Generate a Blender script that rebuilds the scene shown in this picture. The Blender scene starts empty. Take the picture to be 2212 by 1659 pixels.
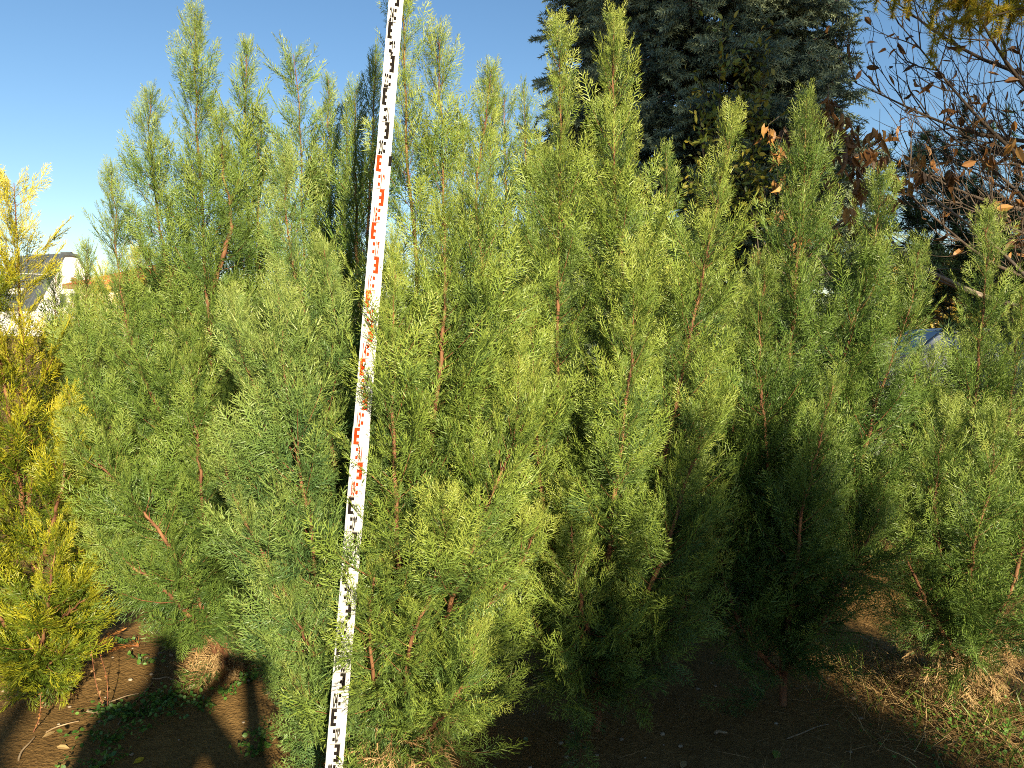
import bpy, math, random
import numpy as np
from mathutils import Vector, Matrix
R = math.radians
SC = bpy.context.scene
COL = SC.collection

# ------------------------------------------------------------------ camera, sky, sun, exposure
CAM_H, PITCH, FPX = 1.5, R(4.5), 1671.0          # f in units of a 2212 px wide frame
cam_d = bpy.data.cameras.new('camera')
cam = bpy.data.objects.new('camera', cam_d)
COL.objects.link(cam)
cam.location = (0, 0, CAM_H)
cam.rotation_euler = (R(90) - PITCH, 0, 0)
cam_d.sensor_width = 36.0
cam_d.lens = 36.0 * FPX / 2212.0
cam_d.clip_start, cam_d.clip_end = 0.05, 2000
SC.camera = cam

SUN_EL, SUN_AZ = R(21.5), R(21.0)                # sun behind the camera, 21 degrees to its right
world = bpy.data.worlds.new('World')
SC.world = world
world.use_nodes = True
wn = world.node_tree
bg = wn.nodes['Background']
sky = wn.nodes.new('ShaderNodeTexSky')
sky.sky_type = 'NISHITA'
sky.sun_disc = False
sky.sun_elevation = SUN_EL
sky.sun_rotation = math.pi - SUN_AZ
sky.air_density = 1.0
sky.dust_density = 0.2
sky.ozone_density = 2.0
hs = wn.nodes.new('ShaderNodeHueSaturation')
hs.inputs['Saturation'].default_value = 1.15
wn.links.new(sky.outputs[0], hs.inputs['Color'])
wn.links.new(hs.outputs[0], bg.inputs[0])
bg.inputs[1].default_value = 0.06
sun_d = bpy.data.lights.new('sun', 'SUN')
sun_d.energy = 5.0
sun_d.angle = R(0.8)
sun_d.color = (1.0, 0.85, 0.60)
sun = bpy.data.objects.new('sun', sun_d)
COL.objects.link(sun)
SUN_DIR = Vector((math.sin(SUN_AZ) * math.cos(SUN_EL), -math.cos(SUN_AZ) * math.cos(SUN_EL), math.sin(SUN_EL)))
sun.rotation_euler = SUN_DIR.to_track_quat('Z', 'Y').to_euler()
SC.view_settings.view_transform = 'Standard'
SC.view_settings.look = 'None'
SC.view_settings.exposure = 1.3
SC.view_settings.gamma = 1.0
SC.cycles.filter_width = 1.0
SC.cycles.max_bounces = 5
SC.cycles.transparent_max_bounces = 4
SC.cycles.use_denoising = False

# ------------------------------------------------------------------ helpers
UP = np.array([0., 0., 1.])
cT, sT = math.cos(PITCH), math.sin(PITCH)

def P(px, py, Y):
    """world point on the sight line of a pixel (2212 x 1659 frame) at world distance Y"""
    a = (px - 1106) / FPX
    b = (829.5 - py) / FPX
    d = np.array([a, cT + b * sT, -sT + b * cT])
    return np.array([0, 0, CAM_H]) + d * (Y / d[1])

def PD(px, py, depth):
    a = (px - 1106) / FPX
    b = (829.5 - py) / FPX
    return np.array([0, 0, CAM_H]) + np.array([a, cT + b * sT, -sT + b * cT]) * depth

def G(px, py, z=0.0):
    p = P(px, py, 1.0) - np.array([0, 0, CAM_H])
    k = (z - CAM_H) / p[2]
    return np.array([0, 0, CAM_H]) + p * k

def unit(v):
    v = np.asarray(v, float)
    n = np.linalg.norm(v, axis=-1, keepdims=True)
    return v / np.maximum(n, 1e-9)

def mesh_np(name, V, F, mat, parent=None, tint=None, smooth=False, mats=None, fmat=None):
    """V (n,3), F (m,k) -> one linked mesh object"""
    V = np.ascontiguousarray(V, dtype=np.float32)
    F = np.ascontiguousarray(F, dtype=np.int32)
    me = bpy.data.meshes.new(name)
    me.vertices.add(len(V))
    me.vertices.foreach_set('co', V.ravel())
    k = F.shape[1]
    me.loops.add(F.size)
    me.loops.foreach_set('vertex_index', F.ravel())
    me.polygons.add(len(F))
    me.polygons.foreach_set('loop_start', np.arange(0, F.size, k, dtype=np.int32))
    if tint is not None:
        at = me.attributes.new('tint', 'FLOAT', 'POINT')
        at.data.foreach_set('value', np.ascontiguousarray(tint, dtype=np.float32))
    if smooth:
        me.polygons.foreach_set('use_smooth', np.ones(len(F), dtype=bool))
    for m in (mats or [mat]):
        me.materials.append(m)
    if fmat is not None:
        me.polygons.foreach_set('material_index', np.ascontiguousarray(fmat, dtype=np.int32))
    me.update(calc_edges=True)
    me.validate()
    o = bpy.data.objects.new(name, me)
    COL.objects.link(o)
    if parent is not None:
        o.parent = parent
        me.transform(Matrix.Translation(-Vector(chain(parent).tolist())))   # parts are modelled in world space
    return o

def chain(p):
    """world position of a part's parent chain (no rotation in the chains)"""
    v = np.zeros(3)
    while p is not None:
        v = v + np.array(p.location); p = p.parent
    return v

class MB:
    """collects quads and triangles (as quads with a doubled index avoided by two lists)"""
    def __init__(s):
        s.v, s.q, s.n = [], [], 0
        s.fm = []
    def add(s, V, Q, m=0):
        V = np.asarray(V, float); Q = np.asarray(Q, int)
        s.v.append(V); s.q += [tuple(int(i) + s.n for i in f) for f in Q]
        s.fm += [m] * len(Q)
        s.n += len(V)
    def box(s, c, size, rot=None, m=0):
        hx, hy, hz = [d / 2 for d in size]
        V = np.array([(x, y, z) for x in (-hx, hx) for y in (-hy, hy) for z in (-hz, hz)])
        if rot is not None:
            V = V @ np.asarray(rot).T
        V = V + np.asarray(c)
        s.add(V, [(0, 1, 3, 2), (4, 6, 7, 5), (0, 4, 5, 1), (2, 3, 7, 6), (0, 2, 6, 4), (1, 5, 7, 3)], m)
    def tube(s, pts, rad, k=6, m=0):
        V, Q = tube_np(pts, rad, k)
        s.add(V, Q, m)
    def build(s, name, mat, parent=None, smooth=False, mats=None):
        V = np.concatenate(s.v)
        me = bpy.data.meshes.new(name)
        if parent is not None:
            V = V - chain(parent)
        me.from_pydata([tuple(v) for v in V], [], [list(f) for f in s.q])
        for m in (mats or [mat]):
            me.materials.append(m)
        me.polygons.foreach_set('material_index', np.array(s.fm, dtype=np.int32))
        if smooth:
            me.polygons.foreach_set('use_smooth', np.ones(len(me.polygons), dtype=bool))
        me.update()
        o = bpy.data.objects.new(name, me)
        COL.objects.link(o)
        if parent is not None:
            o.parent = parent
        return o

def tube_np(pts, rad, k=6):
    pts = np.asarray(pts, float)
    n = len(pts)
    rad = np.broadcast_to(np.asarray(rad, float), (n,))
    t = np.gradient(pts, axis=0)
    t = unit(t)
    ref = np.array([1., 0, 0]) if abs(t[0][2]) > .8 else UP
    a = unit(np.cross(t, ref))
    b = np.cross(t, a)
    ang = np.arange(k) * 2 * math.pi / k
    V = (pts[:, None, :] + rad[:, None, None] * (np.cos(ang)[None, :, None] * a[:, None, :] + np.sin(ang)[None, :, None] * b[:, None, :])).reshape(-1, 3)
    Q = []
    for i in range(n - 1):
        for j in range(k):
            j2 = (j + 1) % k
            Q.append((i * k + j, i * k + j2, (i + 1) * k + j2, (i + 1) * k + j))
    return V, np.array(Q)

def spline(pts, n):
    """smooth resample of a polyline (Catmull-Rom)"""
    p = np.asarray(pts, float)
    if len(p) == 2:
        u = np.linspace(0, 1, n)[:, None]
        return p[0] * (1 - u) + p[1] * u
    q = np.vstack([2 * p[0] - p[1], p, 2 * p[-1] - p[-2]])
    seg = np.linalg.norm(np.diff(p, axis=0), axis=1)
    cum = np.concatenate([[0], np.cumsum(seg)]); cum /= cum[-1]
    out = []
    for u in np.linspace(0, 1, n):
        i = min(int(np.searchsorted(cum, u, 'right')) - 1, len(p) - 2)
        t = (u - cum[i]) / max(cum[i + 1] - cum[i], 1e-9)
        p0, p1, p2, p3 = q[i], q[i + 1], q[i + 2], q[i + 3]
        out.append(.5 * ((2 * p1) + (-p0 + p2) * t + (2 * p0 - 5 * p1 + 4 * p2 - p3) * t * t + (-p0 + 3 * p1 - 3 * p2 + p3) * t ** 3))
    return np.array(out)

def thing(name, label, cat, loc=(0, 0, 0), group=None, kind=None):
    o = bpy.data.objects.new(name, None)
    COL.objects.link(o)
    o.empty_display_size = .1
    o.location = Vector([float(c) for c in loc])
    tag(o, label, cat, group, kind)
    return o

def tag(o, label=None, cat=None, group=None, kind=None):
    if label: o['label'] = label
    if cat: o['category'] = cat
    if group: o['group'] = group
    if kind: o['kind'] = kind
    return o

def frames(ax, nrm):
    """rotation matrices with columns axis, side, normal"""
    ax = unit(ax)
    nrm = unit(nrm - (nrm * ax).sum(-1, keepdims=True) * ax)
    side = np.cross(nrm, ax)
    return np.stack([ax, side, nrm], axis=-1)

def scatter(T, tt, pos, rot, scale, tint):
    """T (n,3,3) template triangles; returns V, F, tint"""
    m, n = len(pos), len(T)
    V = np.einsum('mij,nkj->mnki', rot.astype(np.float32), T.astype(np.float32)) * np.asarray(scale, np.float32)[:, None, None, None] + pos.astype(np.float32)[:, None, None, :]
    V = V.reshape(-1, 3)
    tn = (tint[:, None, None] + tt[None, :, :]).reshape(-1)
    return V, np.arange(len(V)).reshape(-1, 3), tn

# ------------------------------------------------------------------ materials
def nt(name):
    m = bpy.data.materials.new(name)
    m.use_nodes = True
    t = m.node_tree
    return m, t, t.nodes['Principled BSDF'], t.nodes['Material Output']

def leaf_mat(name, ramp, trans=.13, rough=.46, spec=.36):
    m, t, b, out = nt(name)
    at = t.nodes.new('ShaderNodeAttribute'); at.attribute_name = 'tint'
    cr = t.nodes.new('ShaderNodeValToRGB')
    els = cr.color_ramp.elements
    for i, (p, c) in enumerate(ramp):
        e = els[i] if i < 2 else els.new(p)
        e.position = p
        e.color = (*c, 1)
    t.links.new(at.outputs['Fac'], cr.inputs[0])
    t.links.new(cr.outputs[0], b.inputs['Base Color'])
    b.inputs['Roughness'].default_value = rough
    b.inputs['Specular IOR Level'].default_value = spec
    if trans > 0:
        tr = t.nodes.new('ShaderNodeBsdfTranslucent')
        t.links.new(cr.outputs[0], tr.inputs[0])
        mx = t.nodes.new('ShaderNodeMixShader'); mx.inputs[0].default_value = trans
        t.links.new(b.outputs[0], mx.inputs[1]); t.links.new(tr.outputs[0], mx.inputs[2])
        t.links.new(mx.outputs[0], out.inputs[0])
    return m

def noise_mat(name, c1, c2, scale=20, rough=.8, spec=.3, bump=.3, detail=6, stretch=(1, 1, 1), bdist=.01):
    m, t, b, out = nt(name)
    tc = t.nodes.new('ShaderNodeTexCoord')
    mp = t.nodes.new('ShaderNodeMapping'); mp.inputs['Scale'].default_value = stretch
    no = t.nodes.new('ShaderNodeTexNoise'); no.inputs['Scale'].default_value = scale; no.inputs['Detail'].default_value = detail
    cr = t.nodes.new('ShaderNodeValToRGB')
    cr.color_ramp.elements[0].position, cr.color_ramp.elements[1].position = .32, .68
    cr.color_ramp.elements[0].color = (*c1, 1); cr.color_ramp.elements[1].color = (*c2, 1)
    t.links.new(tc.outputs['Object'], mp.inputs[0]); t.links.new(mp.outputs[0], no.inputs['Vector'])
    t.links.new(no.outputs['Fac'], cr.inputs[0]); t.links.new(cr.outputs[0], b.inputs['Base Color'])
    b.inputs['Roughness'].default_value = rough
    b.inputs['Specular IOR Level'].default_value = spec
    if bump:
        bp = t.nodes.new('ShaderNodeBump'); bp.inputs['Strength'].default_value = bump; bp.inputs['Distance'].default_value = bdist
        t.links.new(no.outputs['Fac'], bp.inputs['Height']); t.links.new(bp.outputs[0], b.inputs['Normal'])
    return m

M = {}
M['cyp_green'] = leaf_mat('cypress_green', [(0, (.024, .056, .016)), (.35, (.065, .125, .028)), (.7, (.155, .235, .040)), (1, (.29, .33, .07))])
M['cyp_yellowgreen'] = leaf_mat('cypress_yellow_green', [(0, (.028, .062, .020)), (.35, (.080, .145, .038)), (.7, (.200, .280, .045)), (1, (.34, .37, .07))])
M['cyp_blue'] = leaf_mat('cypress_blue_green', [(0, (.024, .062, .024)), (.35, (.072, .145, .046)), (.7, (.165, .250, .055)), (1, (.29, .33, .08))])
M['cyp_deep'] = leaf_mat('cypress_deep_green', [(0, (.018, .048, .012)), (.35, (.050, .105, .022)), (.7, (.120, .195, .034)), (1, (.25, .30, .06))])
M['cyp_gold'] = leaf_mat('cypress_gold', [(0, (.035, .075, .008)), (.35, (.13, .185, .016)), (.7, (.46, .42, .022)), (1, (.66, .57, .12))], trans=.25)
M['dead'] = leaf_mat('dead_cypress', [(0, (.16, .085, .03)), (.5, (.30, .19, .075)), (1, (.42, .30, .14))], trans=.1, rough=.7)
M['orange_dead'] = leaf_mat('rusty_cypress', [(0, (.22, .075, .02)), (1, (.46, .20, .05))], trans=.1, rough=.7)
M['bark'] = noise_mat('cypress_bark', (.10, .038, .02), (.27, .135, .06), 26, .75, .3, .5, stretch=(1.4, 1.4, .35), bdist=.004)
M['twig'] = noise_mat('cypress_twig', (.16, .05, .028), (.30, .125, .06), 40, .7, .3, .2, bdist=.002)
M['spruce'] = leaf_mat('spruce_needles', [(0, (.075, .12, .095)), (.5, (.13, .19, .14)), (1, (.36, .42, .24))], trans=.05)
M['dark_bark'] = noise_mat('dark_bark', (.035, .026, .02), (.10, .075, .055), 14, .85, .2, .5)
M['grey_bark'] = noise_mat('grey_bark', (.12, .095, .075), (.24, .19, .14), 18, .85, .2, .4)
M['privet'] = leaf_mat('shrub_leaves', [(0, (.05, .085, .012)), (.6, (.19, .22, .03)), (1, (.36, .29, .04))])
M['brown_leaf'] = leaf_mat('brown_leaves', [(0, (.11, .055, .022)), (.5, (.29, .135, .04)), (1, (.46, .26, .07))], trans=.2)
M['larch'] = leaf_mat('larch_needles', [(0, (.20, .22, .02)), (.6, (.45, .38, .025)), (1, (.60, .40, .05))], trans=.3)
M['pine'] = leaf_mat('pine_needles', [(0, (.02, .05, .025)), (1, (.06, .12, .045))], trans=.05)
M['autumn'] = leaf_mat('autumn_leaves', [(0, (.10, .11, .02)), (.5, (.26, .20, .03)), (1, (.42, .22, .03))], trans=.2)
M['olive'] = leaf_mat('olive_leaves', [(0, (.05, .08, .02)), (1, (.16, .18, .04))], trans=.2)
M['weed'] = leaf_mat('weed_leaves', [(0, (.035, .10, .016)), (1, (.12, .23, .035))], trans=.2)
M['grass'] = leaf_mat('grass_blades', [(0, (.06, .12, .015)), (1, (.20, .26, .04))], trans=.25)
M['straw'] = leaf_mat('straw', [(0, (.13, .075, .03)), (.6, (.30, .19, .075)), (1, (.50, .36, .16))], trans=.1, rough=.6)

def soil():
    m, t, b, out = nt('soil')
    tc = t.nodes.new('ShaderNodeTexCoord')
    n1 = t.nodes.new('ShaderNodeTexNoise'); n1.inputs['Scale'].default_value = 2.2; n1.inputs['Detail'].default_value = 8; n1.inputs['Roughness'].default_value = .65
    n2 = t.nodes.new('ShaderNodeTexNoise'); n2.inputs['Scale'].default_value = 38; n2.inputs['Detail'].default_value = 8; n2.inputs['Roughness'].default_value = .7
    vo = t.nodes.new('ShaderNodeTexVoronoi'); vo.inputs['Scale'].default_value = 75
    for n in (n1, n2, vo): t.links.new(tc.outputs['Object'], n.inputs['Vector'])
    c1 = t.nodes.new('ShaderNodeValToRGB')
    c1.color_ramp.elements[0].position, c1.color_ramp.elements[1].position = .3, .7
    c1.color_ramp.elements[0].color = (.150, .088, .030, 1); c1.color_ramp.elements[1].color = (.27, .168, .062, 1)
    c2 = t.nodes.new('ShaderNodeValToRGB')
    c2.color_ramp.elements[0].position, c2.color_ramp.elements[1].position = .3, .75
    c2.color_ramp.elements[0].color = (.62, .6, .58, 1); c2.color_ramp.elements[1].color = (1.2, 1.18, 1.15, 1)
    mx = t.nodes.new('ShaderNodeMix'); mx.data_type = 'RGBA'; mx.blend_type = 'MULTIPLY'; mx.inputs[0].default_value = 1
    t.links.new(n1.outputs['Fac'], c1.inputs[0]); t.links.new(n2.outputs['Fac'], c2.inputs[0])
    t.links.new(c1.outputs[0], mx.inputs[6]); t.links.new(c2.outputs[0], mx.inputs[7])
    t.links.new(mx.outputs[2], b.inputs['Base Color'])
    b.inputs['Roughness'].default_value = .95; b.inputs['Specular IOR Level'].default_value = .1
    ad = t.nodes.new('ShaderNodeMath'); ad.operation = 'ADD'
    t.links.new(n2.outputs['Fac'], ad.inputs[0]); 
    mu = t.nodes.new('ShaderNodeMath'); mu.operation = 'MULTIPLY'; mu.inputs[1].default_value = .35
    t.links.new(vo.outputs['Distance'], mu.inputs[0]); t.links.new(mu.outputs[0], ad.inputs[1])
    bp = t.nodes.new('ShaderNodeBump'); bp.inputs['Strength'].default_value = .8; bp.inputs['Distance'].default_value = .018
    t.links.new(ad.outputs[0], bp.inputs['Height']); t.links.new(bp.outputs[0], b.inputs['Normal'])
    return m
M['soil'] = soil()

# ------------------------------------------------------------------ ground
def gh(x, y):
    """gentle mounds of the bed"""
    x = np.asarray(x, float); y = np.asarray(y, float)
    d = np.exp(-((y - 3.2) / 7) ** 2 - (x / 7) ** 2)
    h = .018 * np.sin(1.7 * x + .6) * np.sin(1.3 * y + 1.1) + .010 * np.sin(4.3 * x + 1.9 * y) + .007 * np.sin(9.1 * y - 3.7 * x + 2) + .005 * np.sin(13 * x + 7 * y)
    m = .05 * np.exp(-((x - 1.75) / .45) ** 2 - ((y - 2.85) / .5) ** 2)
    return h * d + m

def build_ground():
    # one graded sheet: fine near the camera, reaching the horizon
    xs = np.concatenate([-np.geomspace(600, 4.2, 24), np.linspace(-4, 4, 150), np.geomspace(4.2, 600, 24)])
    ys = np.concatenate([-np.geomspace(600, 6.2, 24), np.linspace(-6, 9, 230), np.geomspace(9.4, 900, 30)])
    X, Y = np.meshgrid(xs, ys)
    V = np.stack([X, Y, gh(X, Y)], -1).reshape(-1, 3)
    nx, ny = len(xs), len(ys)
    i = np.arange(ny - 1)[:, None] * nx + np.arange(nx - 1)[None, :]
    i = i.ravel()
    F = np.stack([i, i + 1, i + nx + 1, i + nx], -1)
    o = mesh_np('ground', V, F, M['soil'], smooth=True)
    tag(o, 'brown bare soil of the nursery bed', None, None, 'structure')
build_ground()

# ------------------------------------------------------------------ cypress sprays
def spray_template(seed, pairs=8, wid=.029, sub=True, droop=.0, ang0=48):
    rg = np.random.default_rng(seed)
    tris, tin = [], []
    def blade(a, d, l, w, t0, t1):
        d = unit(d)
        r = rg.uniform(-1.1, 1.1)
        side = unit(np.cross(np.array([0, 0, 1.]), d)) * math.cos(r) + np.array([0, 0, 1.]) * math.sin(r)
        tris.append([a - side * w / 2, a + side * w / 2, a + d * l]); tin.append([t0, t0, t1])
    # axis
    k = 4
    for i in range(k):
        blade(np.array([i / k * .94, 0, -droop * (i / k) ** 2]), np.array([1, rg.uniform(-.06, .06), -droop * .6 * i / k]), 1.0 / k * 1.25, wid * 1.15, -.12 + .06 * i, -.05 + .08 * i)
    for i in range(pairs):
        for s in (-1, 1):
            x = .06 + .86 * (i + (.5 if s > 0 else 0) + rg.uniform(-.15, .15)) / pairs
            l = (.44 * (1 - x) ** .75 + .07) * rg.uniform(.75, 1.2) * (.6 + .4 * min(1, x * 5))
            an = R(ang0 + rg.uniform(-9, 9) - 12 * x)
            d = np.array([math.cos(an), s * math.sin(an), rg.uniform(-.22, .22)])
            a = np.array([x, 0, -droop * x * x])
            m = a + unit(d) * l * .55
            d2 = d + np.array([.35, 0, rg.uniform(-.1, .1)])
            blade(a, d, l * .62, wid, -.05 + .1 * x, .02 + .12 * x)
            blade(m, d2, l * .55, wid * .9, .0 + .12 * x, .20 + .1 * x)
            if sub and l > .17:
                for q, (f, sg) in enumerate(((.38, 1), (.62, -1), (.8, 1))):
                    if q == 2 and l < .3: continue
                    b = a + unit(d) * l * f * .9
                    an2 = math.atan2(d[1], d[0]) + sg * R(38)
                    blade(b, np.array([math.cos(an2), math.sin(an2), rg.uniform(-.25, .25)]), l * .36 * rg.uniform(.8, 1.2), wid * .85, .0, .16)
    return np.array(tris), np.array(tin)

SPRAYS = [spray_template(s, 8, .027) for s in range(4)]
SPRAYS_GOLD = [spray_template(40 + s, 7, .034, True, .15, 42) for s in range(3)]
SPRAYS_FAR = [spray_template(60 + s, 7, .040, False) for s in range(3)]

def leader_crown(L, Rmax, rg, out, wood, dens=1.0, f0=.035, low=60, high=24, tall=.64, sp=.128, step=.0152, topn=.02, bare=0, tu=.34, t0=.20):
    """laterals and sprays along one leader polyline L (n,3); fills out (pos, axis, normal, scale, tint) and wood (polylines)"""
    seg = np.linalg.norm(np.diff(L, axis=0), axis=1)
    cum = np.concatenate([[0], np.cumsum(seg)]); tot = cum[-1]
    n = int(tot * (1 - f0) / step * dens)
    phi = rg.uniform(0, 6.28)
    clump = rg.choice([.42, .62, .85, 1.05, 1.25, 1.42], 400)
    for i in range(n):
        u = f0 + (1 - f0) * (max(i + rg.uniform(-.4, .4), 0) / n) ** .82
        u = min(max(u, 0), .998)
        s = u * tot
        j = min(int(np.searchsorted(cum, s, 'right')) - 1, len(L) - 2)
        p0 = L[j] + (L[j + 1] - L[j]) * ((s - cum[j]) / max(seg[j], 1e-9))
        T = unit(L[min(j + 1, len(L) - 1)] - L[j])
        phi += 2.4 + rg.uniform(-.5, .5)
        a = unit(np.cross(T, np.array([.3, 1, .1]))); b = np.cross(T, a)
        rad = math.cos(phi) * a + math.sin(phi) * b
        prof = min(1, .55 + 3.2 * (u - f0)) * ((1 - u) ** tall * (1 - topn) + topn)
        ln = Rmax * prof * clump[(i // 4) % 400] * rg.uniform(.8, 1.15)
        ang = R(low + (high - low) * u + rg.uniform(-8, 8))
        d0 = rad * math.sin(ang + .18) + T * math.cos(ang + .18)
        d1 = unit(rad * math.sin(ang) + T * math.cos(ang) * .5 + UP * .38)
        p1 = p0 + d0 * ln * .5
        p2 = p0 + d1 * ln
        uu = np.linspace(0, 1, 5)[:, None]
        C = (1 - uu) ** 2 * p0 + 2 * uu * (1 - uu) * p1 + uu ** 2 * p2
        wood.append((C, max(.0011, ln * .0085)))
        ax = []
        # sprays along the lateral
        ns = max(4, int(ln / (sp * .15)))
        ub = (np.arange(ns) + rg.uniform(-.3, .3, ns)) / ns
        ub = np.clip(.16 + .84 * ub, 0, 1)
        pos = (1 - ub[:, None]) ** 2 * p0 + 2 * ub[:, None] * (1 - ub[:, None]) * p1 + ub[:, None] ** 2 * p2
        tg = unit(2 * (1 - ub[:, None]) * (p1 - p0) + 2 * ub[:, None] * (p2 - p1))
        pn = unit(np.cross(tg, rg.normal(size=3)))
        rl = rg.normal(0, .55, ns)[:, None]
        sd = np.cross(pn, tg)
        sgn = np.where(np.arange(ns) % 2 == 0, 1, -1)[:, None]
        sdr = sd * sgn * np.cos(rl) + pn * np.sin(rl)
        sa = rg.uniform(.5, .85, ns)[:, None] * (1 - .35 * u)
        axs = unit(tg * np.cos(sa) + sdr * np.sin(sa) + rg.normal(0, .10, (ns, 3)) + UP * .10)
        nrm = pn + rg.normal(0, .45, (ns, 3))
        scl = sp * rg.uniform(.65, 1.25, ns) * (1.1 - .35 * ub) * min(1, .30 + ln * 3.6)
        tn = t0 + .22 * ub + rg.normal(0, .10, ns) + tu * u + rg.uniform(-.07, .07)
        out.append((pos, axs, nrm, scl, tn))
        out.append((p2[None], unit(tg[-1] + UP * .2)[None], pn[-1:], np.array([sp * 1.1 * min(1, .42 + ln * 3.4)]), np.array([t0 + .3 + tu * u])))

def finish_crown(out, tmpls, mat, parent, rg, name='crown'):
    pos = np.concatenate([o[0] for o in out]); ax = np.concatenate([o[1] for o in out]); nr = np.concatenate([o[2] for o in out])
    sc = np.concatenate([o[3] for o in out]); tn = np.concatenate([o[4] for o in out])
    rot = frames(ax, nr)
    which = rg.integers(0, len(tmpls), len(pos))
    Vs, ts = [], []
    for k, (T, tt) in enumerate(tmpls):
        w = which == k
        V, F, t = scatter(T, tt, pos[w], rot[w], sc[w], tn[w])
        Vs.append(V); ts.append(t)
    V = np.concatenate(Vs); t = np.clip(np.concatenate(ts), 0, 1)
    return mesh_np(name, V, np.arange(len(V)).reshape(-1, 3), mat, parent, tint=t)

def wood_mesh(name, L, r0, r1, wood, parent, k=7):
    mb = MB()
    n = len(L)
    rr = np.linspace(r0, r1, n)
    mb.tube(L, rr, k)
    for C, r in wood:
        V, Q = tube_np(C, np.linspace(r, r * .35, len(C)), 3)
        mb.add(V, Q, 1)
    return mb.build(name, None, parent, smooth=True, mats=[M['bark'], M['twig']])

CONI = 'young columnar conifers in the nursery rows'
def conifer(label, base, leaders, mat, seed, Yb=None, tmpls=None, group=CONI, dead=None, cat='conifer', name='conifer', r0=.016, **kw):
    """base: ground pixel; leaders: list of dicts(pts=[(px,py,dY)...], R, ...) whose first point may be 'base'"""
    rg = np.random.default_rng(seed)
    b = G(*base) if Yb is None else P(base[0], base[1], Yb)
    b[2] = float(gh(b[0], b[1]))
    root = thing(name, label, cat, b, group)
    out = []
    for i, ld in enumerate(leaders):
        pts = []
        for q in ld['pts']:
            if q == 'base': pts.append(b + np.array([0.012 * i, 0.01 * i, -.02]))
            else: pts.append(P(q[0], q[1], b[1] + (q[2] if len(q) > 2 else 0)))
        L = spline(pts, 26)
        wig = rg.normal(0, .0035, L.shape); wig[0] = 0; wig[-1] = 0
        L = L + wig
        wood = []
        k2 = dict(kw); k2.update({k: v for k, v in ld.items() if k not in ('pts', 'R', 'r0')})
        leader_crown(L, ld['R'], rg, out, wood, **k2)
        wood_mesh('trunk' if i == 0 else 'stem', L, ld.get('r0', r0 if i == 0 else r0 * .75), .0014, wood, root)
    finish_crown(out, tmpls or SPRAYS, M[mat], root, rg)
    if dead is not None:
        dout = []
        for (px, py, dY, rad, hgt, n) in dead:
            c = P(px, py, b[1] + dY)
            ph = rg.uniform(0, 6.28, n); rr = rad * np.sqrt(rg.uniform(0.1, 1, n)); zz = rg.uniform(-.5, .5, n) * hgt
            pos = c + np.stack([np.cos(ph) * rr, np.sin(ph) * rr, zz], -1)
            pos[:, 2] = np.maximum(pos[:, 2], .03)
            ax = np.stack([np.cos(ph) * .7, np.sin(ph) * .7, rg.uniform(-1.1, .1, n)], -1) + rg.normal(0, .35, (n, 3))
            dout.append((pos, ax, rg.normal(size=(n, 3)), rg.uniform(.06, .11, n), rg.uniform(.2, .8, n)))
        finish_crown(dout, SPRAYS_FAR, M['dead'], root, rg, 'dead_foliage')
    return root

# ------------------------------------------------------------------ front row
B_ = 'base'
conifer('golden yellow cypress with a bare pale tip at the left end of the row', (78, 1475),
    [dict(pts=[B_, (66, 980), (50, 860), (42, 640), (30, 395)], R=.34, low=72, high=42, topn=.13),
     dict(pts=[(60, 1200), (20, 900, -.1), (-30, 620, -.1), (-60, 500)], R=.22, tu=.3, t0=.1),
     dict(pts=[(66, 1280), (110, 1150, -.15), (140, 1000, -.2), (150, 850, -.15)], R=.20, tu=.22, t0=.1),
     dict(pts=[(75, 1420), (110, 1360, -.15), (150, 1320, -.22), (200, 1285, -.25)], R=.20, low=80, tu=.16, t0=.08),
     dict(pts=[(75, 1440), (95, 1380, -.25), (110, 1250, -.3), (120, 1150, -.28)], R=.24, low=80, tu=.16, t0=.08),
     dict(pts=[(75, 1440), (30, 1380, -.2), (-20, 1300, -.25), (-60, 1220, -.2)], R=.24, low=80, tu=.16, t0=.08),
     dict(pts=[(75, 1450), (90, 1440, -.2), (130, 1420, -.25), (150, 1390, -.25)], R=.15, low=85, tu=.16, t0=.08),
     dict(pts=[(75, 1450), (40, 1430, -.2), (0, 1410, -.25), (-40, 1370, -.25)], R=.17, low=85, tu=.16, t0=.08)], 'cyp_gold', 11, tmpls=SPRAYS_GOLD, sp=.13, step=.020, tu=.56, t0=.05,
    cat='golden cypress', name='golden_cypress')

conifer('broad green conifer with many stems fanning left above a pale dry skirt', (485, 1448),
    [dict(pts=[B_, (478, 1150), (455, 800), (440, 540), (428, 330), (420, 25)], R=.33),
     dict(pts=[(474, 1100), (400, 800, -.02), (345, 480), (328, 330), (325, 205)], R=.25),
     dict(pts=[(480, 1380), (385, 1010, -.1), (285, 740, -.06), (252, 560), (240, 372)], R=.24),
     dict(pts=[(480, 1400), (350, 1130, -.2), (240, 960, -.2), (180, 780, -.15), (160, 640)], R=.25),
     dict(pts=[(480, 1410), (380, 1200, -.32), (270, 1060, -.36), (190, 980, -.34), (150, 900, -.3)], R=.26),
     dict(pts=[(480, 1420), (370, 1290, -.3), (270, 1210, -.34), (200, 1150, -.3)], R=.25, low=70),
     dict(pts=[(455, 640), (500, 480, -.02), (482, 380), (480, 250)], R=.17),
     dict(pts=[(478, 1330), (440, 1100, -.25), (420, 900, -.22), (400, 720, -.15)], R=.24)], 'cyp_green', 12,
    dead=[(482, 1400, -.05, .10, .24, 130), (478, 1440, -.06, .14, .06, 60)])

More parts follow.
